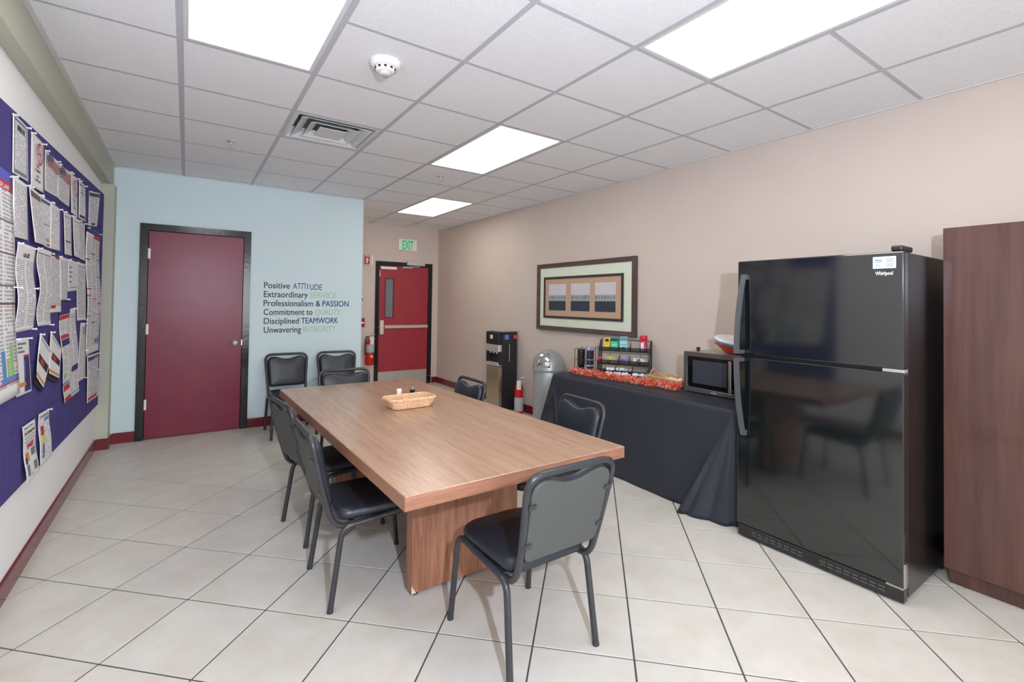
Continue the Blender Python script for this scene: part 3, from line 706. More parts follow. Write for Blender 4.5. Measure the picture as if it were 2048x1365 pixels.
paper([(4.019,1.935),(4.266,1.942),(4.307,1.675),(4.068,1.668)], m_t3, 'sheet with one dark line across its lower third', [(.1, .90, .9, .91, m_kprint), (.1, .30, .9, .34, m_brprint)], **A4)
paper([(4.283,1.941),(4.505,1.942),(4.640,1.679),(4.357,1.679)], m_t3, 'leaning sheet with a small dark mark near its foot', [(.1, .9, .9, .91, m_kprint), (.72, .12, .8, .16, m_kprint)], off=.005, **A4)
paper([(4.513,1.943),(4.770,1.955),(4.797,1.674),(4.595,1.675)], m_t1, 'grey typed sheet below the notice with dark bars', [(.02, .96, .98, .99, m_brprint)], **A4)
rl = [(0, .955, 1, 1, m_navy), (.5, .925, 1, .955, m_rprint)]
for u, v in ((.0, .75), (.35, .80), (.7, .76), (.7, .62), (.0, .47), (.0, .52), (.35, .44), (.7, .40), (.0, .31), (.7, .31), (.35, .25), (.35, .12)): rl.append((u, v, u+.3, v+.008, m_rprint if v < .6 else m_brprint))
for v in (.02, .05, .08, .11): rl.append((.35, v+.01, .66, v+.018, m_ylw))
rl.append((.66, .07, .97, .11, m_bprint))
paper([(4.793,1.945),(5.402,1.955),(5.52,.935),(4.99,.933)], m_t4, 'tall poster in columns with red rules at the far right edge of the board', rl, wave=.012, curl=.02, nv=28, group=G)
paper([(3.041,1.647),(3.340,1.644),(3.376,1.234),(3.087,1.231)], m_t2, 'two column sheet headed LA LEY', [(.05, .82, .95, .96, m_paper)], [('LA LEY', .34, .68, .855, .90, m_kprint, .05)], wave=.01, nv=24, pins=((0, 1), (1, 1), (0, .5), (1, .5), (1, 0)), group=G)
paper([(3.416,1.656),(3.704,1.653),(3.747,1.238),(3.457,1.243)], m_t2, 'wavy two column sheet right of the LA LEY sheet', [(.05, .93, .95, .94, m_kprint)], wave=.014, nv=24, pins=((0, 1), (1, 0)), group=G)
paper([(3.704,1.649),(3.942,1.648),(4.010,1.306),(3.762,1.306)], m_t1, 'sheet with a small navy and red header and red foot', [(0, .955, 1, 1, m_navy), (.5, .925, 1, .955, m_rprint), (.05, .03, .95, .13, m_paper), (.0, .07, .45, .12, m_rprint), (0, .12, 1, .13, m_rprint)], **A4)
paper([(3.956,1.649),(4.193,1.646),(4.222,1.382),(3.986,1.379)], m_t1, 'plain grey typed sheet left of the sheet with black dashes', pins=((1, 0),), **A4)
paper([(4.204,1.647),(4.487,1.643),(4.519,1.445),(4.230,1.434)], m_t3, 'short sheet with a column of black dashes', [(.12, v, .4, v+.03, m_kprint) for v in (.3, .45, .6, .75)]+[(.05, .1, .95, .12, m_kprint)], **A4)
paper([(4.505,1.648),(4.823,1.649),(4.918,1.223),(4.572,1.229)], m_t1, 'long narrow typed sheet left of the poster with red rules', [(.05, .94, .95, .95, m_kprint)], nv=24, pins=((1, 0),), group=G)
paper([(3.977,1.307),(4.472,1.327),(4.66,.715),(4.168,.712)], m_t4, 'tall poster with red and navy blocks curling at its foot',
      [(0, .955, .62, 1, m_navy), (0, .905, .6, .95, m_rprint), (.65, .90, .95, .905, m_navy), (.65, .93, .95, .935, m_navy), (.02, .70, .5, .74, m_rprint), (.05, .62, .5, .69, m_navy), (.05, .26, .2, .32, m_gprint), (.55, .28, .98, .35, m_navy),
       (.0, .19, .4, .22, m_bprint), (.02, .12, .42, .185, m_rprint), (.02, 0, .45, .05, m_rprint), (.5, .03, 1, .04, m_navy)], lift=.008, wave=.008, nv=30, pins=((1, 1),), group=G)
paper([(4.731,1.208),(4.900,1.200),(4.998,.765),(4.645,.775)], m_t2, 'slanted typed sheet widening towards a torn foot', [(.6, .80, .8, .93, m_brprint)], pins=((1, 1), (1, .5), (1, 0)), nv=22, group=G)
paper([(4.990,.933),(5.55,.910),(5.56,.533),(5.081,.544)], m_t1, 'poster with navy header and red slanted foot at the far lower corner', [(.05, .88, .6, .96, m_navy), (.6, .90, .95, .97, m_rprint), (.06, .03, .8, .10, m_rprint)], off=.004, curl=.015, pins=((1, 1), (1, .6)), group=G)
paper([(3.090,1.204),(3.316,1.195),(3.376,.919),(3.141,.926)], m_paper, 'leaflet with navy photo block and orange label', [(.1, .88, .75, .92, m_tgrey), (.1, .81, .45, .85, m_tgrey), (.1, .74, .6, .78, m_tgrey), (.5, .04, .95, .70, m_navy), (.5, .66, .95, .70, m_rprint), (.06, .14, .6, .22, m_oprint), (.55, .3, .6, .6, m_bprint)], **A4)
def leaflet(q, label, dark):
    c = [Vector(p) for p in q]; m = sum(c, Vector((0, 0)))/4
    o = paper(q, m_paper, label, [(.12, .90, .8, .93, m_tgrey), (.1, .38, .95, .58, m_kprint), (.3, .42, .62, .54, m_rprint), (.0, .05, .98, .12, m_oprint)], lift=.006, off=.008, pins=((0, 1),), **A4)
    q2 = [(a[0]+.012, a[1]-.03) for a in q]
    TLn, TRn, BRn, BLn = [Vector(p) for p in q2]
    mb = MB()
    mb.add([(PX+.006, *TLn), (PX+.008, *TRn), (PX+.008, *BRn), (PX+.006, *BLn), (PX+.004, *TLn), (PX+.006, *TRn), (PX+.006, *BRn), (PX+.004, *BLn)], [(0, 1, 2, 3), (7, 6, 5, 4), (0, 4, 5, 1), (1, 5, 6, 2), (2, 6, 7, 3), (3, 7, 4, 0)])
    mb.build('back_page', m_kprint, o, label='dark back page')
leaflet([(3.507,1.206),(3.794,1.073),(3.577,.905),(3.406,.985)], 'tilted brochure hanging by one pin, nearer the LA LEY sheet', 1)
leaflet([(3.740,1.204),(4.030,1.070),(3.940,.905),(3.700,.965)], 'tilted brochure hanging by one pin, nearer the tall red and navy poster', 1)
paper([(3.236,.765),(3.479,.756),(3.527,.473),(3.290,.477)], m_paper, 'fire extinguisher instruction sheet with red word PASS',
      [(.06, .76, .94, .77, m_kprint), (.1, .34, .38, .50, m_oprint), (.1, .30, .22, .42, m_kprint), (.56, .38, .9, .52, m_tgrey), (.12, .08, .3, .28, m_tgrey), (.62, .10, .9, .26, m_tgrey), (.35, .06, .5, .10, m_gprint), (.5, .02, .505, .56, m_tgrey)],
      [('How to Use a', .12, .8, .93, .965, m_kprint, .01), ('Fire Extinguisher', .08, .92, .83, .88, m_kprint, .03), ('Remember the word', .08, .9, .69, .72, m_kprint, .01), ('PASS', .26, .78, .56, .65, m_rprint, .06)], lift=.01, wave=.004, nv=20, pins=(), group=G)
paper([(3.552,.765),(3.776,.754),(3.834,.471),(3.596,.470)], m_t3, 'instruction sheet with red, yellow and dark blocks beside the PASS sheet',
      [(.04, .8, .96, .96, m_paper), (.5, .80, .95, .87, m_bprint), (.18, .56, .45, .74, m_rprint), (.2, .40, .5, .55, m_ylw), (.22, .1, .4, .39, m_tgrey)], [('EXTINGUISHER', .1, .9, .90, .94, m_kprint, .02)], lift=.01, wave=.004, nv=20, pins=((1, 1),), group=G)

# ================================================================ CONFERENCE TABLE
t = thing('conference_table', 'large wood laminate conference table with slab legs in the middle of the room', 'table', (1.16, 2.78, 0))
c4 = [(.641, 1.578), (1.749, 1.583), (1.652, 3.985), (.596, 3.981)]
TZ = .72; TB_ = .667
cxy = (1.16, 2.78)
def inset(p, d): v = Vector((p[0]-cxy[0], p[1]-cxy[1])); return (p[0]-math.copysign(d, v.x), p[1]-math.copysign(d, v.y))
ci = [inset(p, .003) for p in c4]
mb = MB(); mb.hexa([(*p, TZ-.003) for p in c4], [(*p, TZ) for p in ci]); mb.mi[-6:] = [0]*6
mb.build('tabletop', m_wtop, t)
mb = MB(); mb.hexa([(*p, TB_) for p in c4], [(*p, TZ-.003) for p in c4]); eb = mb.build('table_edge', m_wedge, t)
mb = MB(); mb.box((.905, 2.13, .016), (1.511, 2.20, TB_), .002); l1 = mb.build('leg', m_wleg, t)
mb = MB(); mb.box((.862, 3.36, .016), (1.44, 3.43, TB_), .002); l2 = mb.build('leg', m_wleg, t)
for l, pts in ((l1, ((.935, 2.165), (1.48, 2.165))), (l2, ((.89, 3.395), (1.41, 3.395)))):
    for x, y in pts: MB().cyl((x, y, 0), (x, y, .017), .022, .018, 16).build('glide', m_blk, l)
mb = MB(); mb.prism([(0, 0), (.024, 0), (0, .038)], 0, .0008, lambda u, v, d: (.9052+u, 2.1296-d, .0165+v)); mb.build('chipped_corner', mat('bare particle board', (210, 190, 160), .8), l1)
B((1.16, 2.20, .36), (1.19, 3.36, TB_-.0)).build('stretcher', m_wleg, t)
B((1.0, 2.205, .60), (1.42, 2.25, TB_)).build('top_cleat', m_blk, t)

# ================================================================ CHAIRS
def make_chair():
    t = thing('stacking_chair', 'x', 'chair', (0, 0, 0), 0, 'black stacking chairs')
    r = .0135
    for sx in (-1, 1):
        mid = (sx*.200, -.02, .372)
        mb = MB().sweep(fillet([(sx*.213, .235, .0), (sx*.200, .195, .385), (sx*.200, -.02, .372)], .06, 6), r, 8); mb.cyl((sx*.213, .235, 0), (sx*.2125, .2335, .014), .015, .014, 8); mb.build('leg', m_frame, t)
        mb = MB().sweep(fillet([(sx*.213, -.235, .0), (sx*.200, -.185, .362), (sx*.200, -.02, .372)], .05, 6), r, 8); mb.cyl((sx*.213, -.235, 0), (sx*.2125, -.2335, .014), .015, .014, 8); mb.build('leg', m_frame, t)
    pts = [(.186, .02, .372), (.186, -.215, .356), (.190, -.262, .50), (.215, -.330, .795)]
    loop = [Vector(p) for p in pts]+[Vector((-p[0], p[1], p[2])) for p in pts[::-1]]
    MB().sweep(fillet(loop, [.07, .10, .075, .075, .10, .07], 7), .0135, 8).build('back_frame', m_frame, t)
    mb = MB(); mb.box((-.19, .14, .368), (.19, .165, .386), .003); mb.box((-.19, -.15, .358), (.19, -.125, .378), .003); mb.build('cross_rail', m_frame, t)
    # backrest: outline in (u, s) on the tilted plane
    B0 = Vector((0, -.249, .455)); B1 = Vector((0, -.328, .787)); up = (B1-B0); Lb = up.length; up.normalize(); nr = Vector((1, 0, 0)).cross(up); nr = nr if nr.y > 0 else -nr
    def halfw(s):
        return .180+.016*(s/Lb)
    top = Lb-.016
    out = []
    rb = .028
    for k in range(5): a = -pi/2+k*pi/8; out.append((halfw(0)-rb+rb*cos(a), rb+rb*sin(a)))
    for k in range(1, 5): s = rb+(top-.06-rb)*k/5; out.append((halfw(s), s))
    rt = .055
    for k in range(6): a = k*pi/10; out.append((halfw(top)-rt+rt*cos(a), top-rt+rt*sin(a)))
    for k in range(1, 10):     # scalloped top: dips in the middle to leave a hand hold
        u = (halfw(top)-rt)*(1-k/10); w_ = .5-.5*cos(pi*min(1, k/9)); out.append((u, top-.028*w_))
    out2 = out+[(0, top-.028)]+[(-u, s) for u, s in out[::-1]]
    def Pb(u, s, d): return B0+Vector((u, 0, 0))+up*s+nr*d
    cs = (0, Lb*.46)
    def rings(levels, fr, outl, c):
        mb = MB(); n = len(outl); vs = []
        for sc, d in levels: vs += [fr(c[0]+(u-c[0])*sc, c[1]+(v-c[1])*sc, d) for u, v in outl]
        fs = [(k*n+i, k*n+(i+1) % n, (k+1)*n+(i+1) % n, (k+1)*n+i) for k in range(len(levels)-1) for i in range(n)]
        mb.add(vs, fs, True); mb.add(vs[:n], [list(range(n))]); mb.add(vs[-n:], [list(range(n))], True)
        return mb
    rings([(.985, -.002), (1.0, .010), (.99, .024), (.955, .033), (.86, .038), (.4, .042)], Pb, out2, cs).build('backrest', m_vinyl, t)
    bp = rings([(.97, -.012), (.985, -.010), (.985, -.002)], Pb, out2, cs).build('back_panel', m_back, t)
    for sx in (-1, 1):
        for s in (.075, .235):
            mb = MB(); u = sx*halfw(s)
            mb.add([Pb(u+sx*.010, s-.010, -.013), Pb(u-sx*.020, s-.010, -.013), Pb(u-sx*.026, s, -.013), Pb(u-sx*.020, s+.010, -.013), Pb(u+sx*.010, s+.010, -.013),
                    Pb(u+sx*.010, s-.010, -.017), Pb(u-sx*.020, s-.010, -.017), Pb(u-sx*.026, s, -.017), Pb(u-sx*.020, s+.010, -.017), Pb(u+sx*.010, s+.010, -.017)],
                   [(0, 1, 2, 3, 4), (9, 8, 7, 6, 5)]+[(i, (i+1) % 5, 5+(i+1) % 5, 5+i) for i in range(5)])
            mb.build('mounting_tab', m_frame, bp)
    # seat
    so = []
    def corner(cx, cy, r, a0):
        for k in range(7): a = a0+k*pi/12; so.append((cx+r*cos(a), cy+r*sin(a)))
    corner(.205-.12, .225-.10, .115, 0); corner(-.205+.12, .225-.10, .115, pi/2); corner(-.195+.06, -.205+.06, .06, pi); corner(.195-.06, -.205+.06, .06, 3*pi/2)
    rings([(.93, .388), (.985, .392), (1.0, .408), (.99, .424), (.95, .434), (.85, .440), (.4, .443)], lambda u, v, d: Vector((u, v, d - .02*(max(0, v)/.225)**2 - .004*(v < 0))), so, (0, 0)).build('seat', m_vinyl, t)
    rings([(.86, .380), (.92, .381), (.92, .392)], lambda u, v, d: Vector((u, v, d)), so, (0, 0)).build('seat_board', m_blk, t)
    return t
chair = make_chair()
chair.location = (1.205, 1.662, 0); chair['label'] = 'black chair at the near end of the table, grey back to the camera'
CHS = [((.795, 2.44, 0), -pi/2, 'black chair on the left long side of the table, nearer the camera'),
       ((.793, 3.125, 0), -pi/2+R(6.8), 'black chair on the left long side of the table, the farther one, slightly turned'),
       ((.935, 5.485, 0), pi, 'black chair against the pale blue wall, nearest the maroon door'),
       ((1.455, 5.475, 0), pi-R(3), 'black chair against the pale blue wall, nearer the hanging fire extinguisher'),
       ((1.150, 3.935, 0), pi, 'black chair at the far end of the table facing the camera'),
       ((1.535, 3.26, 0), pi/2, 'black chair on the right long side of the table, in front of the water cooler'),
       ((1.755, 2.255, 0), pi/2-R(3), 'black chair on the right long side of the table, in front of the black tablecloth')]
for l, rz, lb in CHS: dup(chair, l, rz, lb, 'black stacking chairs')

# ================================================================ REFRIGERATOR
FX0, FX1, FY0, FY1, FZ = 2.80, 3.44, .807, 1.632, 1.675
t = thing('refrigerator', 'tall glossy black top freezer refrigerator', 'refrigerator', (3.12, 1.22, 0))
B((FX0+.062, FY0+.004, .02), (FX1, FY1-.004, FZ-.004), .006).build('cabinet_body', m_frs, t)
dt = B((FX0, FY0, 1.108), (FX0+.058, FY1, FZ), .008).build('freezer_door', m_fr, t)
db = B((FX0, FY0, .085), (FX0+.058, FY1, 1.094), .008).build('lower_door', m_fr, t)
B((FX0+.03, FY0+.01, 1.094), (FX0+.058, FY1-.01, 1.108)).build('door_gasket', m_blk, t)
def fhandle(z0, z1, par, tip):   # tip: which end reaches the seam
    mb = MB(); n = 14; hy = FY1-.05; vs = []; w_ = .015
    for k in range(n+1):
        s = k/n; z = z0+(z1-z0)*s
        e = s if tip == 0 else 1-s        # 0 at seam end
        d = .045*(math.sin(pi*min(1, e*1.0)*.5+pi/2)**.6 if e < 1 else 0)+.006
        d = .012+.046*(1-e**2.2)
        dy = .022*(1-e**2)
        for (a, b) in ((-w_, 0), (w_, 0), (w_, .012), (-w_, .012)): vs.append((FX0-d-b+.0, hy+a+dy*.8, z))
    fs = [(k*4+i, k*4+(i+1) % 4, (k+1)*4+(i+1) % 4, (k+1)*4+i) for k in range(n) for i in range(4)]
    mb.add(vs, fs); mb.add(vs[:4], [(0, 1, 2, 3)]); mb.add(vs[-4:], [(3, 2, 1, 0)])
    zs, ze = (z0, z1) if tip == 0 else (z1, z0)
    mb.box((FX0-.055, hy+.004, min(zs, zs+.02*(1 if tip == 0 else -1))), (FX0+.002, hy+.030, max(zs, zs+.02*(1 if tip == 0 else -1))))
    mb.box((FX0-.016, hy-.013, min(ze, ze-.03*(1 if tip == 0 else -1))), (FX0+.002, hy+.013, max(ze, ze-.03*(1 if tip == 0 else -1))))
    mb.build('door_handle', m_frh, par)
fhandle(1.115, 1.592, dt, 0); fhandle(.625, 1.088, db, 1)
mb = MB(); mb.box((FX0+.012, FY0+.006, .012), (FX0+.05, FY1-.006, .078)); kg = mb.build('kick_grille', m_frs, t)
mb = MB()
for k in range(18):
    if k in (8, 9): continue
    y = FY1-.09-k*.037
    for z in (.034, .050): mb.box((FX0+.008, y-.027, z), (FX0+.0125, y, z+.006))
mb.build('grille_slots', mat('grille slot edge', (96, 98, 100), .3, metal=.5), kg, kind='stuff')
mb = MB(); mb.box((FX0+.004, FY0+.006, .074), (FX0+.05, FY0+.075, .084), .002); mb.box((FX0-.002, FY0-.004, .086), (FX0+.03, FY0+.004, .20), .002); mb.build('lower_hinge', m_steel, t)
mb = MB(); mb.box((FX0+.01, FY0+.004, 1.093), (FX0+.06, FY0+.09, 1.108), .001); mb.build('centre_hinge', m_alu, t)
mb = MB(); mb.box((FX0+.005, FY0+.008, FZ), (FX0+.15, FY0+.055, FZ+.028), .008); mb.build('top_hinge_cover', m_blk, t)
for y in (FY0+.05, FY1-.05):
    for x in (FX0+.09, FX1-.06): MB().cyl((x, y, 0), (x, y, .022), .02, .02, 12).build('foot', m_blk, t)
fr = lambda u, v: (FX0-.0008, u, v)
st = B((FX0-.001, .839, 1.594), (FX0+.001, .932, 1.652)).build('energy_sticker', m_paper, dt)
mb = MB()
for (u0, u1, v0, v1) in ((.924, .895, 1.632, 1.638), (.92, .895, 1.624, 1.628), (.918, .90, 1.608, 1.611), (.878, .848, 1.640, 1.643), (.878, .846, 1.632, 1.635), (.878, .85, 1.624, 1.627), (.878, .848, 1.612, 1.615), (.876, .85, 1.604, 1.607)):
    mb.add([(FX0-.0016, u0, v0), (FX0-.0016, u1, v0), (FX0-.0016, u1, v1), (FX0-.0016, u0, v1)], [(0, 1, 2, 3)])
mb.build('sticker_print', m_bprint, st)
mb = MB(); put_text(mb, 'Whirlpool', lambda u, v: (FX0-.0012, -u, v), -.922, -.851, 1.562, 1.580, .02); mb.build('badge_letters', mat('silver lettering', (226, 228, 232), .4), dt)

# ================================================================ TALL CABINET
t = thing('storage_cabinet', 'tall dark cherry wood storage cabinet at the right edge beside the refrigerator', 'cabinet', (3.42, .3, 0))
B((3.238, -.13, .085), (3.61, .765, 1.815), .001).build('carcass', m_cab, t)
B((3.262, -.12, 0), (3.60, .755, .085)).build('plinth', m_cab, t)
for y0, y1, hy in ((.319, .767, .35), (-.132, .315, .285)):
    d = B((3.218, y0, .085), (3.236, y1, 1.817), .0015).build('cabinet_door', m_cab, t)
    mb = MB().sweep(fillet([(3.218, hy, .93), (3.19, hy, .93), (3.19, hy, 1.06), (3.218, hy, 1.06)], .01), .005, 8); mb.build('door_handle', m_steel, d)

# ================================================================ SIDE TABLE UNDER CLOTH
CZ = .735; QX0, QX1, QY0, QY1 = 2.905, 3.600, 1.690, 3.545
# perimeter: start at back of near end, along near end, front, far end
per = []
rc = .03
def addseg(a, b, n):
    for k in range(n): per.append((a[0]+(b[0]-a[0])*k/n, a[1]+(b[1]-a[1])*k/n))
addseg((QX1, QY0), (QX0+rc, QY0), 14)
for k in range(5): a = -pi/2-k*pi/8; per.append((QX0+rc+rc*cos(a), QY0+rc+rc*sin(a)))
addseg((QX0, QY0+rc+.01), (QX0, QY0+.42), 60); addseg((QX0, QY0+.42), (QX0, QY1-rc-.25), 40); addseg((QX0, QY1-rc-.25), (QX0, QY1-rc), 24)
for k in range(5): a = pi-k*pi/8; per.append((QX0+rc+rc*cos(a), QY1-rc+rc*sin(a)))
addseg((QX0+rc+.01, QY1), (QX1, QY1), 14); per.append((QX1, QY1))
def drape(x, y, tt):
    """offset outward at drop fraction tt (0 top .. 1 floor)"""
    nx = -1 if x < QX0+rc+.005 else 0; ny = (-1 if y < QY0+rc+.005 else (1 if y > QY1-rc-.005 else 0))
    L_ = hypot(nx, ny) or 1; nx /= L_; ny /= L_
    off = .004+.012*tt
    if ny == 0:
        yb = QY0+.03+.33*tt
        if y < yb:     # gathered corner near the fridge
            s = (y-QY0)/max(yb-QY0, .01)
            off += tt*(.075*sin(pi*min(1, max(0, s))*.62)**1.5 + .022*abs(sin(s*pi*2.1+.4)))+.015*tt
            if s > .80: off += .045*tt*sin((s-.80)/.20*pi)
        ya = QY1-.02-.16*tt
        if y > ya:
            s = (y-ya)/max(QY1-ya, .01); off += tt*(.045*sin(s*pi*2)**2)
        off += .005*tt*sin(y*9)+.003*tt*sin(y*23+1)
    else:
        d = (QX1-x)
        if ny > 0:
            off += tt*.20*max(0, 1-(x-QX0)/.5)**1.0+.02*tt*sin(x*30)
        else: off += tt*.03*max(0, sin(x*34))
    return x+nx*off, y+ny*off
mb = MB(); n = len(per); rings_ = 24; V = []
V += [(x, y, CZ) for x, y in [(px_+(.012 if px_ < QX0+rc else 0), py_+(.012 if py_ < QY0+rc else (-.012 if py_ > QY1-rc else 0))) for px_, py_ in per]]
V += [(x, y, CZ-.004) for x, y in [(px_+(.003 if px_ < QX0+rc else 0), py_+(.003 if py_ < QY0+rc else (-.003 if py_ > QY1-rc else 0))) for px_, py_ in per]]
for k in range(rings_+1):
    tt = k/rings_
    for x, y in per:
        X_, Y_ = drape(x, y, tt); z = (CZ-.014)*(1-tt)+.004
        V.append((min(X_, XR-.005), Y_, z))
fs = [(r_*n+i, r_*n+i+1, (r_+1)*n+i+1, (r_+1)*n+i) for r_ in range(rings_+2) for i in range(n-1)]
mb.add(V, fs, True)
topf = [V[i] for i in range(n)]; mb.add(topf, [list(range(n))])
o = mb.build('tablecloth', m_cloth, None, loc=((QX0+QX1)/2, (QY0+QY1)/2, 0)); tag(o, 'black tablecloth draped to the floor over a long side table along the right wall', 'tablecloth')
md = o.modifiers.new('thickness', 'SOLIDIFY'); md.thickness = .0015; md.offset = -1

# ---------------------------------------------------------------- microwave
MX0, MX1, MY0, MY1, MZ0, MZ1 = 3.20, 3.575, 1.775, 2.298, CZ+.014, 1.043
t = thing('microwave_oven', 'dark grey countertop microwave oven on the black tablecloth', 'microwave', (3.38, 2.04, CZ))
m_mw = mat('dark stainless', (112, 106, 104), .35, metal=.6); m_mwt = mat('light grey sheet metal', (170, 166, 158), .4, metal=.3)
B((MX0+.03, MY0+.004, MZ0), (MX1, MY1-.004, MZ1), .004).build('oven_case', m_mwt, t)
mb = MB(); rect_frame(mb, MY0, MY1, MZ0-.004, MZ1+.002, .032, MX0-.002, MX0+.03, 0); fo = mb.build('front_bezel', m_mw, t)
B((MX0+.004, MY0+.028, MZ0+.028), (MX0+.03, MY1-.028, MZ1-.030), .002).build('front_glass', mat('black microwave glass', (14, 15, 18), .08), t)
B((MX0+.0025, MY0+.17, MZ0+.062), (MX0+.005, MY1-.075, MZ1-.058)).build('door_window', mat('perforated screen', (60, 62, 72), .3, var=.1, scale=200), t)
mb = MB(); mb.box((MX0-.030, MY0+.118, MZ0+.035), (MX0-.018, MY0+.142, MZ1-.035), .004); mb.box((MX0-.02, MY0+.12, MZ0+.04), (MX0+.006, MY0+.14, MZ0+.055)); mb.box((MX0-.02, MY0+.12, MZ1-.055), (MX0+.006, MY0+.14, MZ1-.04)); mb.build('door_handle', m_steel, t)
mb = MB().sweep([(MX0-.003, MY1-.030, MZ1-.06), (MX0-.003, MY1-.030, MZ0+.045), (MX0-.003, MY1-.045, MZ0+.028), (MX0-.003, MY0+.1, MZ0+.020)], .002, 6); mb.build('bright_trim', m_chrome, t)
mb = MB()
for r_ in range(6):
    for c_ in range(3): mb.box((MX0+.001, MY0+.04+c_*.022, MZ0+.05+r_*.026), (MX0+.0045, MY0+.055+c_*.022, MZ0+.064+r_*.026))
mb.build('keypad', m_tgrey, t)
mb = MB(); mb.add([(MX0-.0028, 2.02, MZ0+.006), (MX0-.0028, 2.065, MZ0+.006), (MX0-.0028, 2.065, MZ0+.014), (MX0-.0028, 2.02, MZ0+.014)], [(0, 1, 2, 3)]); mb.build('badge', m_alu, t)
for x in (MX0+.05, MX1-.04):
    for y in (MY0+.04, MY1-.04): MB().cyl((x, y, CZ), (x, y, MZ0+.002), .012, .012, 10).build('foot', m_blk, t)
# small black lid on the microwave, red bowl and plates
t = thing('small_jar', 'tiny black jar standing on top of the microwave', 'jar', (3.33, 2.262, MZ1+.001))
MB().lathe([(.0, 0), (.012, 0), (.012, .016), (.011, .018)], (3.33, 2.262, MZ1), 16).build('jar_body', m_blk, t)
MB().lathe([(.015, .018), (.015, .030), (.010, .031), (0, .031)], (3.33, 2.262, MZ1), 16).build('lid', m_blk, t)
t = thing('red_bowl', 'red translucent ribbed plastic bowl holding paper plates on the microwave', 'bowl', (3.36, 1.955, MZ1))
n = 40; mb = MB(); prof = [(.040, 0), (.055, .004), (.085, .035), (.110, .058), (.128, .066)]
vs = []
for r_, z in prof:
    for k in range(n): a = 2*pi*k/n; rr = r_*(1+.05*cos(10*a)*(z > .003)); vs.append((3.36+rr*cos(a), 1.985+rr*1.1*sin(a), MZ1+.002+z+.008*cos(a-2.2)*(r_/.12)))
mb.add(vs, [(q*n+i, q*n+(i+1) % n, (q+1)*n+(i+1) % n, (q+1)*n+i) for q in range(4) for i in range(n)], True); mb.add(vs[:n], [list(range(n))])
m_rb = mat('red translucent plastic', (214, 84, 58), .2, var=.2, scale=40)
o = mb.build('bowl_shell', m_rb, t); md = o.modifiers.new('s', 'SOLIDIFY'); md.thickness = .002
t = thing('paper_plates', 'tilted pack of white paper plates with a blue band lying in the red bowl', 'plates', (3.36, 1.955, MZ1+.045))
T = Matrix.Translation((3.35, 1.975, MZ1+.092)) @ Matrix.Rotation(R(11), 4, 'X') @ Matrix.Rotation(R(-3), 4, 'Y')
MB().lathe([(.0, 0), (.11, 0), (.136, .010), (.140, .024)], (0, 0, -.018), 40, T).build('plate_stack', mat('blue plate wrap', (120, 160, 214), .4), t)
MB().lathe([(.140, .006), (.143, .012), (.135, .020), (.11, .021), (.06, .024), (0, .025)], (0, 0, 0), 40, T).build('top_plate', m_wht, t)

# ---------------------------------------------------------------- desk organiser of black mesh
def mesh_mat():
    m, nt, b = newmat('black wire mesh'); b.inputs['Base Color'].default_value = (*lin((30, 30, 32)), 1)
    b.inputs['Roughness'].default_value = .5; b.inputs['Alpha'].default_value = .5
    return m
m_mesh = mesh_mat()
OT = R(31.6); OL = Vector((3.47, 3.13, CZ)); OM = Matrix.Translation(OL) @ Matrix.Rotation(OT, 4, 'Z')
t = thing('mesh_organizer', 'black wire mesh condiment organizer with shelves on the black tablecloth', 'organizer', OL, OT)
ORG[t.name] = Vector((0, 0, 0)); HW = .235; HT = .325
for y in (-HW, HW):
    path = [(-.20, y, .002), (-.20, y, .055), (-.17, y, .065), (-.17, y, .145), (-.11, y, .175), (-.11, y, .26), (-.04, y, HT), (0, y, HT), (0, y, .002)]
    sd = MB().sweep(path, .004, 6, closed=True).build('side_frame', m_blkm, t)
    mb = MB(); mb.add([(p[0], y, p[2]) for p in path], [list(range(len(path)))]); mb.add([(p[0], y+.001, p[2]) for p in path], [list(range(len(path)))[::-1]]); mb.build('side_mesh', m_mesh, sd)
for k, (x0, z0, x1, hh, nd) in enumerate(((-.20, .004, -.06, .05, 3), (-.17, .105, -.04, .04, 5), (-.11, .225, 0, .035, 5))):
    sh = B((x0, -HW, z0), (x1, HW, z0+.003)).build('shelf', m_blkm, t)
    mb = MB(); mb.sweep([(x0-.004, -HW, z0+hh), (x0-.004, HW, z0+hh)], .0035, 6); mb.sweep([(x0, -HW, z0), (x0, HW, z0)], .0035, 6); mb.build('shelf_rail', m_blkm, sh)
    MB().hexa([(x0, -HW, z0), (x0+.001, -HW, z0), (x0+.001, HW, z0), (x0, HW, z0)], [(x0-.004, -HW, z0+hh), (x0-.003, -HW, z0+hh), (x0-.003, HW, z0+hh), (x0-.004, HW, z0+hh)]).build('front_mesh', m_mesh, sh)
    for i in range(1, nd):
        y = -HW+2*HW*i/nd
        MB().hexa([(x0, y-.001, z0), (x1, y-.001, z0), (x1, y+.001, z0), (x0, y+.001, z0)], [(x0, y-.001, z0+hh), (x1-.01, y-.001, z0+.092), (x1-.01, y+.001, z0+.092), (x0, y+.001, z0+hh)]).build('divider', m_mesh, sh)
mb = MB().sweep([(0, -HW, HT), (0, HW, HT)], .004, 6); mb.sweep([(0, -HW, .012), (0, HW, .012)], .004, 6); mb.sweep([(0, -HW, .20), (0, HW, .20)], .0025, 6); mb.build('back_rail', m_blkm, t)
def at(x, y, z): return OM @ Vector((x, y, z))
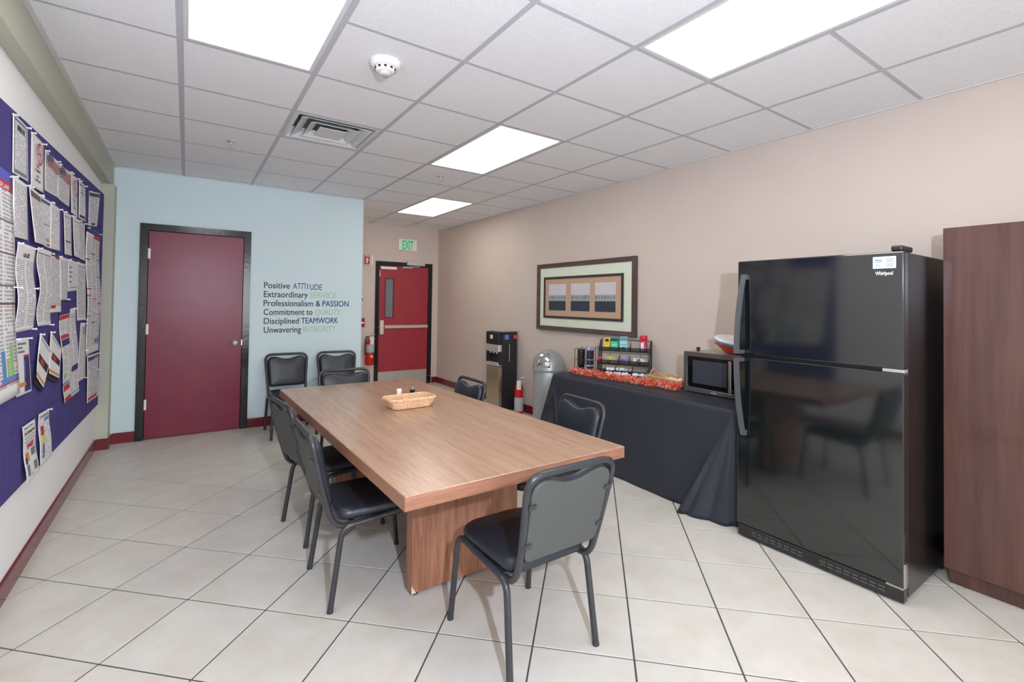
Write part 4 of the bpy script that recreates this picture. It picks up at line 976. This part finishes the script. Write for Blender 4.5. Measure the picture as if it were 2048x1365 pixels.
# boxes of tea on the top shelf
def tea_box(y, wd, hh, cols, label, win=None, ang=0):
    p = at(-.055, y, .229); t = thing('tea_box', label, 'box', p, OT+ang, 'boxes on the top shelf of the organizer'); ORG[t.name] = Vector((0, 0, 0))
    B((-.035, -wd/2, 0), (.03, wd/2, hh), .001).build('carton', cols[0], t)
    B((-.0365, -wd/2+.001, hh*.72), (-.034, wd/2-.001, hh-.002)).build('top_panel', cols[1], t)
    if win == 'oval':
        mb = MB(); mb.add([(-.0372, .020*cos(q*pi/8), hh*.80+.014*sin(q*pi/8)) for q in range(16)], [list(range(16))]); mb.build('printed_oval', cols[2], t)
        mb = MB(); mb.add([(-.0372, .022*cos(q*pi/6), hh*.3+.018*sin(q*pi/6)) for q in range(12)], [list(range(12))]); mb.build('printed_cup', cols[3], t)
    else:
        B((-.0372, -wd/2+.008, hh*.42), (-.0345, wd/2-.008, hh*.46)).build('printed_band', cols[2], t)
        if win == 'slot':
            mb = MB(); mb.add([(-.0372, .022*cos(q*pi/8), hh*.16+.018*sin(q*pi/8)) for q in range(9)], [list(range(9))]); mb.build('hand_slot', m_kprint, t)
    return t
tea_box(.165, .062, .118, [mat('yellow carton', (222, 184, 66), .45), mat('yellow carton top', (226, 186, 60), .45), m_kprint, m_ylw], 'yellow tea box with a dark oval on the top shelf', 'oval')
tea_box(.095, .066, .120, [mat('green carton', (74, 206, 160), .45), mat('dark green band', (26, 74, 70), .45), m_wht], 'green tea box with a dark top band beside the yellow one')
tea_box(.012, .072, .132, [mat('teal carton', (150, 214, 214), .45), mat('teal dark top', (96, 150, 146), .45), m_tgrey], 'pale teal tea box with a curved slot, right of the green box', 'slot', R(6))
# creamer canister
p = at(-.055, -.17, .229); t = thing('creamer_canister', 'red and white creamer canister at the right end of the top shelf', 'canister', p, OT); ORG[t.name] = Vector((0, 0, 0))
MB().lathe([(.0, 0), (.031, .0), (.034, .006), (.034, .095), (.030, .103)], n=24).build('canister', mat('red canister sleeve', (206, 58, 84), .35), t)
B((-.036, -.005, .012), (-.030, .022, .085)).build('white_panel', m_wht, t); B((-.036, -.026, .01), (-.029, -.006, .05)).build('violet_panel', mat('violet print', (140, 120, 200), .5), t)
MB().lathe([(.031, .103), (.033, .105), (.035, .142), (.030, .150), (.0, .152)], n=24).build('lid', mat('red lid', (214, 40, 66), .35), t)
# sachets on the middle shelf
def sachets(y0, n, col, label, spread=.03, zb=.128, nm='sweetener_sachet', x0=-.12):
    m = mat(label[:24], col, .5)
    for k in range(n):
        p = at(x0+random.uniform(-.02, .02), y0+random.uniform(-spread, spread), zb+.012+k*.0045)
        t = Matrix.Translation(p) @ Matrix.Rotation(OT+random.uniform(-.8, .8), 4, 'Z') @ Matrix.Rotation(random.uniform(-.5, .1), 4, 'Y')
        mb = MB().box((-.028, -.017, -.0015), (.028, .017, .0015), 0, t)
        mb.box((-.031, -.017, -.0006), (-.028, .017, .0006), 0, t); mb.box((.028, -.017, -.0006), (.031, .017, .0006), 0, t)
        tag(mb.build(nm, m, None, loc=p), label, 'sachet', label.replace('sachet', 'sachets'))
sachets(.215, 5, (226, 96, 132), 'pink sweetener sachet at the left end of the organizer', .02, .138, x0=-.165)
sachets(.125, 6, (206, 214, 110), 'yellow green sweetener sachet on the middle shelf', .025)
sachets(.012, 5, (150, 146, 214), 'pale violet sachet on the middle shelf', .02)
sachets(-.15, 8, (232, 232, 226), 'white sugar sachet at the right of the middle shelf', .05)
p = at(-.13, .0, .125); mb = MB().box((-.002, -.018, 0), (.002, .018, .062), 0, Matrix.Translation(p) @ Matrix.Rotation(OT, 4, 'Z') @ Matrix.Rotation(.25, 4, 'Y') @ Matrix.Rotation(.15, 4, 'X'))
tag(mb.build('tea_sachet', mat('violet sachet', (140, 132, 206), .5), None, loc=p), 'violet tea sachet standing upright on the middle shelf', 'sachet')
# creamer cups heaped at the foot of the organiser
m_cc = mat('white creamer cup', (232, 234, 238), .3)
cc = None
for k in range(26):
    y = .14-.0145*k+random.uniform(-.01, .01); x = -.225+random.uniform(-.02, .02) if k % 2 else -.155+random.uniform(-.02, .02)
    z = (.012 if x > -.2 else .012)+(.030 if k % 2 == 0 and k < 16 else 0)
    p = at(x, y, z+.012)
    if cc is None:
        cc = thing('creamer_cup', 'small white creamer cup in the heap at the foot of the mesh organizer', 'creamer cup', p, 0, 'white creamer cups in front of the organizer'); ORG[cc.name] = Vector((0, 0, 0))
        MB().lathe([(.0, -.011), (.010, -.011), (.014, .006)], n=14).build('cup', m_cc, cc); MB().lathe([(.019, .006), (.019, .008), (0, .0085)], n=14).build('foil_lid', m_cc, cc); c = cc
    else: c = dup(cc, p, 0, cc['label'])
    c.rotation_euler = (random.uniform(-1.2, 1.2), random.uniform(-1.2, 1.2), random.uniform(0, 6)); c.location = p+Vector((0, 0, .006))
# cup rack and stacked cups at the left end of the cloth
t = thing('cup_rack', 'black wire rack around the cup stacks left of the mesh organizer', 'rack', (3.25, 3.44, CZ))
ax_ = Vector((-.52, .85, 0)); bx_ = Vector((.85, .52, 0))
def rk(a, b, z): v = Vector((3.25, 3.44, CZ+z))+ax_*a+bx_*b; return v
mb = MB().hexa([rk(-.10, -.05, .001), rk(.11, -.05, .001), rk(.11, .05, .001), rk(-.10, .05, .001)], [rk(-.10, -.05, .004), rk(.11, -.05, .004), rk(.11, .05, .004), rk(-.10, .05, .004)]); mb.build('rack_base', m_blkm, t)
for a, h_ in ((.105, .225), (.055, .235), (.0, .240), (-.055, .245), (-.10, .245)):
    MB().sweep(fillet([rk(a, -.052, .003), rk(a, -.052, h_), rk(a, .052, h_), rk(a, .052, .003)], .008), .003, 6).build('wire_hoop', m_blkm, t)
MB().sweep([rk(.105, -.052, .12), rk(-.10, -.052, .12)], .0025, 6).build('front_wire', m_blkm, t)
def cups(a, m1, m2, hh, label, nm):
    p = rk(a, 0, .004); t = thing(nm, label, 'cups', p)
    prof = [(.0, 0), (.026, 0)]
    for k in range(9): z = .07+k*(hh-.09)/9; prof += [(.034, z), (.037, z+.001), (.037, z+.006), (.0345, z+.007)]
    prof[2:2] = [(.033, .068)]; prof += [(.036, hh-.012), (.037, hh), (.033, hh), (.030, hh-.03), (0, hh-.03)]
    o = MB().lathe([(r_, z) for r_, z in prof], p, 24).build('cup_stack', m1, t)
    if m2:
        for a_, b_ in ((.22, .28), (.45, .50), (.86, 1.0)): MB().lathe([(.0378, hh*a_), (.0378, hh*b_)], p, 24).build('cup_band', m2, t)
cups(.055, m_blk, None, .215, 'stack of black lids and cups in the wire rack, left one', 'cup_stack')
cups(-.035, mat('navy paper cup', (44, 50, 74), .5), mat('pale cup band', (176, 184, 200), .5), .245, 'stack of navy and white paper cups in the wire rack, right one', 'cup_stack')

# ---------------------------------------------------------------- wicker baskets
def basket(name, label, loc, rz, lx, ly, hh, m, taper=.8, rows_=7, nst=34, handle=False, floor_m=None):
    t = thing(name, label, 'basket', loc, rz); ORG[t.name] = Vector((0, 0, 0))
    def loop(sc, n=96, dz=0, amp=.0022, ph=0):
        P = []; a, b, r_ = lx/2*sc, ly/2*sc, min(lx, ly)*.22*sc
        per_ = []
        for (cx, cy, a0) in ((a-r_, b-r_, 0), (-a+r_, b-r_, pi/2), (-a+r_, -b+r_, pi), (a-r_, -b+r_, 1.5*pi)):
            for k in range(7): q = a0+k*pi/12; per_.append(Vector((cx+r_*cos(q), cy+r_*sin(q), 0)))
        L_ = [0]
        for i in range(len(per_)): L_.append(L_[-1]+(per_[(i+1) % len(per_)]-per_[i]).length)
        for k in range(n):
            d = L_[-1]*k/n; i = 0
            while L_[i+1] < d: i += 1
            f = (d-L_[i])/max(1e-9, L_[i+1]-L_[i]); p = per_[i].lerp(per_[(i+1) % len(per_)], f)
            q = p.normalized(); w_ = amp*(1 if (int(k*nst/n)+ph) % 2 else -1); P.append((p.x+q.x*w_, p.y+q.y*w_, dz))
        return P
    for k in range(rows_):
        f = (k+.5)/rows_; sc = taper+(1-taper)*f
        MB().sweep(loop(sc, 102, .003+hh*f, .0022, k), hh/rows_*.52, 5, closed=True, flat=.7).build('woven_strand', m, t)
    mb = MB(); lo, hi = loop(taper, nst, .002, 0), loop(1.0, nst, hh, 0)
    for a, b in zip(lo, hi): mb.sweep([a, b], .0025, 5)
    mb.build('stakes', m, t)
    mb = MB().sweep(loop(1.0, 64, hh+.001, 0), .0045, 6, closed=True); mb.sweep(loop(1.02, 64, hh-.005, 0), .003, 6, closed=True); mb.build('rim', m, t)
    p = loop(taper, 40, .002, 0); mb = MB(); mb.add(p+[(x, y, z+.003) for x, y, z in p], [list(range(40))[::-1], list(range(40, 80))]+[(i, (i+1) % 40, 40+(i+1) % 40, 40+i) for i in range(40)]); mb.build('basket_floor', floor_m or m, t)
    if handle:
        for s in (-1, 1):
            pth = [(lx/2*.98*s+.012*s*0, -ly*.20+ly*.40*k/10, hh+.045*sin(pi*k/10)) for k in range(11)]
            MB().sweep(pth, .006, 6).build('handle', m, t)
    return t
m_wk = mat('pale wicker', (228, 188, 148), .55, var=.22, scale=60)
m_wk2 = mat('tan wicker', (206, 168, 118), .55, var=.18, scale=60)
bk = basket('wicker_basket', 'small rectangular pale wicker basket on the conference table', (1.205, 2.925, TZ+.0005), R(3), .315, .175, .062, m_wk, .80, 7, 36)
bk2 = basket('wicker_basket', 'tan wicker basket with handles on the black tablecloth beside the microwave', (3.38, 2.555, CZ+.0005), R(84), .40, .22, .058, m_wk2, .84, 6, 40, handle=True)
mb = MB(); n1 = 10; vs = []
for i in range(n1+1):
    for j in range(n1+1): vs.append((3.37+(i/n1-.5)*.13, 2.50+(j/n1-.5)*.20, CZ+.040+.012*sin(i*.9+j*.5)+.022*(j/n1 < .15)))
mb.add(vs, [(i*(n1+1)+j, i*(n1+1)+j+1, (i+1)*(n1+1)+j+1, (i+1)*(n1+1)+j) for i in range(n1) for j in range(n1)], True)
o = mb.build('napkin', m_wht, None, loc=(3.37, 2.50, CZ+.035)); tag(o, 'crumpled white napkins lying in the wicker basket beside the microwave', 'napkin'); md = o.modifiers.new('s', 'SOLIDIFY'); md.thickness = .03; md.offset = -1
# salt and pepper
def shaker(x, y, m1, m2, label, r_=.017, hh=.088):
    t = thing('shaker', label, 'shaker', (x, y, TZ), 0, 'shakers behind the basket')
    MB().lathe([(.0, 0), (r_, 0), (r_, hh*.86)], (x, y, TZ), 20).build('shaker_body', m1, t)
    MB().lathe([(r_*1.01, hh*.80), (r_*1.01, hh*.97), (r_*.85, hh), (0, hh)], (x, y, TZ), 20).build('cap', m2, t)
shaker(1.20, 3.09, m_wht, m_wht, 'white salt shaker behind the wicker basket on the conference table')
shaker(1.31, 3.125, m_blk, mat('grey cap', (120, 120, 122), .4), 'black pepper shaker behind the wicker basket on the conference table')

# ---------------------------------------------------------------- tinsel garland
gp = [(3.03, 3.415), (3.055, 3.25), (3.075, 3.07), (3.085, 2.93), (3.10, 2.80), (3.12, 2.66), (3.125, 2.557), (3.15, 2.40), (3.165, 2.318)]
def gpt(s):
    f = s*(len(gp)-1); i = min(int(f), len(gp)-2); f -= i
    return Vector((gp[i][0]+(gp[i+1][0]-gp[i][0])*f, gp[i][1]+(gp[i+1][1]-gp[i][1])*f, CZ+.034))
mb = MB()
for k in range(3600):
    s = random.random(); c = gpt(s)+Vector((0, 0, .006*sin(s*40)))
    d = Vector((random.gauss(0, 1), random.gauss(0, 1), random.gauss(0, 1))).normalized()
    l_ = random.uniform(.026, .046)
    if c.z+d.z*l_ < CZ+.003: l_ = max(.006, (CZ+.003-c.z)/d.z) if d.z < 0 else l_
    sd = d.orthogonal().normalized(); sd = (Matrix.Rotation(random.uniform(0, 6.28), 3, d) @ sd)*.0014
    e = c+d*l_+Vector((random.gauss(0, .003), random.gauss(0, .003), 0)); e.z = max(e.z, CZ+.002)
    mb.add([c-sd, c+sd, e+sd, e-sd], [(0, 1, 2, 3)], mi=random.choice((0, 0, 0, 1, 1, 2, 2)))
mb.sweep([gpt(i/40) for i in range(41)], .004, 6)
o = mb.build('tinsel_garland', [mat('orange red tinsel', (238, 88, 56), .35, metal=.1), mat('red tinsel', (216, 46, 42), .35, metal=.1), mat('cream tinsel', (252, 226, 196), .4)], None, loc=(3.1, 2.85, CZ))
tag(o, 'orange red tinsel garland lying along the front of the black tablecloth', 'garland')

# ---------------------------------------------------------------- trash can
TX, TY = 3.405, 4.215
t = thing('trash_can', 'silver grey domed trash can beside the black tablecloth', 'trash can', (TX, TY, 0))
m_can = mat('silver grey enamel', (168, 172, 174), .32, metal=.35)
MB().lathe([(.0, .0), (.172, .0), (.176, .01), (.176, .655), (.174, .658)], (TX, TY, 0), 48).build('bin_body', m_can, t)
dome = [(.180, .640), (.188, .645), (.188, .668)]+[(.186*cos(a*pi/2/12), .672+.205*sin(a*pi/2/12)) for a in range(13)]
dm = MB().lathe(dome, (TX, TY, 0), 48).build('dome_lid', m_can, t)
# push flap, a curved patch proud of the dome, facing the room
mb = MB(); nu, nv = 12, 8; dirn = atan2(-TY*.55-0.2, -TX)
vs = []
for o_ in (0, 1):
    for i in range(nu+1):
        for j in range(nv+1):
            a = dirn-.15+(i/nu-.5)*.95; e = R(6)+(j/nv)*R(50); rr = .186*cos(e)+(.004 if o_ else -.002)*cos(e)
            vs.append((TX+rr*cos(a), TY+rr*sin(a), .672+(.205+(.004 if o_ else -.002))*sin(e)))
K = (nu+1)*(nv+1)
fs = [(K+i*(nv+1)+j, K+(i+1)*(nv+1)+j, K+(i+1)*(nv+1)+j+1, K+i*(nv+1)+j+1) for i in range(nu) for j in range(nv)]
for i in range(nu): fs += [(i*(nv+1), (i+1)*(nv+1), K+(i+1)*(nv+1), K+i*(nv+1)), (i*(nv+1)+nv, K+i*(nv+1)+nv, K+(i+1)*(nv+1)+nv, (i+1)*(nv+1)+nv)]
for j in range(nv): fs += [(j, K+j, K+j+1, j+1), (nu*(nv+1)+j, nu*(nv+1)+j+1, K+nu*(nv+1)+j+1, K+nu*(nv+1)+j)]
mb.add(vs, fs, True); mb.build('push_flap', m_chrome, dm, label='mirror bright push flap')

# ---------------------------------------------------------------- water cooler
WX0, WX1, WY0, WY1, WZ = 3.315, 3.595, 5.12, 5.43, 1.03
t = thing('water_cooler', 'black and stainless water cooler against the right wall', 'water cooler', (3.455, 5.275, 0))
m_wc = mat('charcoal plastic', (36, 38, 40), .4, bump=.1, bscale=200)
B((WX0+.05, WY0, .01), (WX1, WY1, WZ-.004), .004).build('cooler_body', m_wc, t)
B((WX0, WY0+.004, .02), (WX0+.052, WY1-.004, .575), .006).build('front_door', mat('brushed cooler door', (186, 176, 154), .25, metal=.85), t)
B((WX0-.012, WY0+.002, .86), (WX0+.052, WY1-.002, WZ-.01), .008).build('control_panel', m_blk, t)
B((WX0-.0135, WY0+.14, .93), (WX0-.011, WY0+.20, .98)).build('panel_icon', m_wht, t)
mb = MB(); mb.box((WX0-.006, WY0+.004, .76), (WX0+.052, WY1-.004, .86), .014); mb.build('spout_housing', m_alu, t)
mb = MB()
for y in (WY0+.08, WY0+.155, WY0+.23): mb.cyl((WX0+.015, y, .74), (WX0+.015, y, .762), .012, .012, 12)
mb.build('tap', m_alu, t)
B((WX0+.046, WY0+.02, .62), (WX0+.051, WY1-.02, .76)).build('recess_back', m_blk, t)
mb = MB(); mb.box((WX0-.004, WY0, .60), (WX0+.05, WY0+.012, .77)); mb.box((WX0-.004, WY1-.012, .60), (WX0+.05, WY1, .77)); mb.build('recess_side', m_wc, t)
B((WX0-.018, WY0+.004, .582), (WX0+.052, WY1-.004, .625), .012).build('drip_tray', m_alu, t)
B((WX0+.02, WY0-.002, WZ-.006), (WX1, WY1, WZ), .002).build('top_cover', mat('silver cap', (186, 186, 196), .3, metal=.5), t)
B((WX0+.085, WY0-.0015, .925), (WX0+.145, WY0+.001, .985)).build('blue_label', mat('blue label', (96, 128, 214), .5), t)
B((WX1-.055, WY0-.0015, .935), (WX1-.005, WY0+.001, .98)).build('red_label', mat('red label', (220, 70, 78), .5), t)
mb = MB()
for k in range(14): z = .66+.014*k; mb.box((WX0+.10, WY0-.002, z), (WX1-.03, WY0+.001, z+.004))
mb.build('side_vent', m_blk, t)
B((WX0+.155, WY0-.006, .64), (WX0+.163, WY0+.001, .86), .002).build('cord_rib', m_alu, t)
# extinguisher hoop and wall cable cover are not visible elsewhere
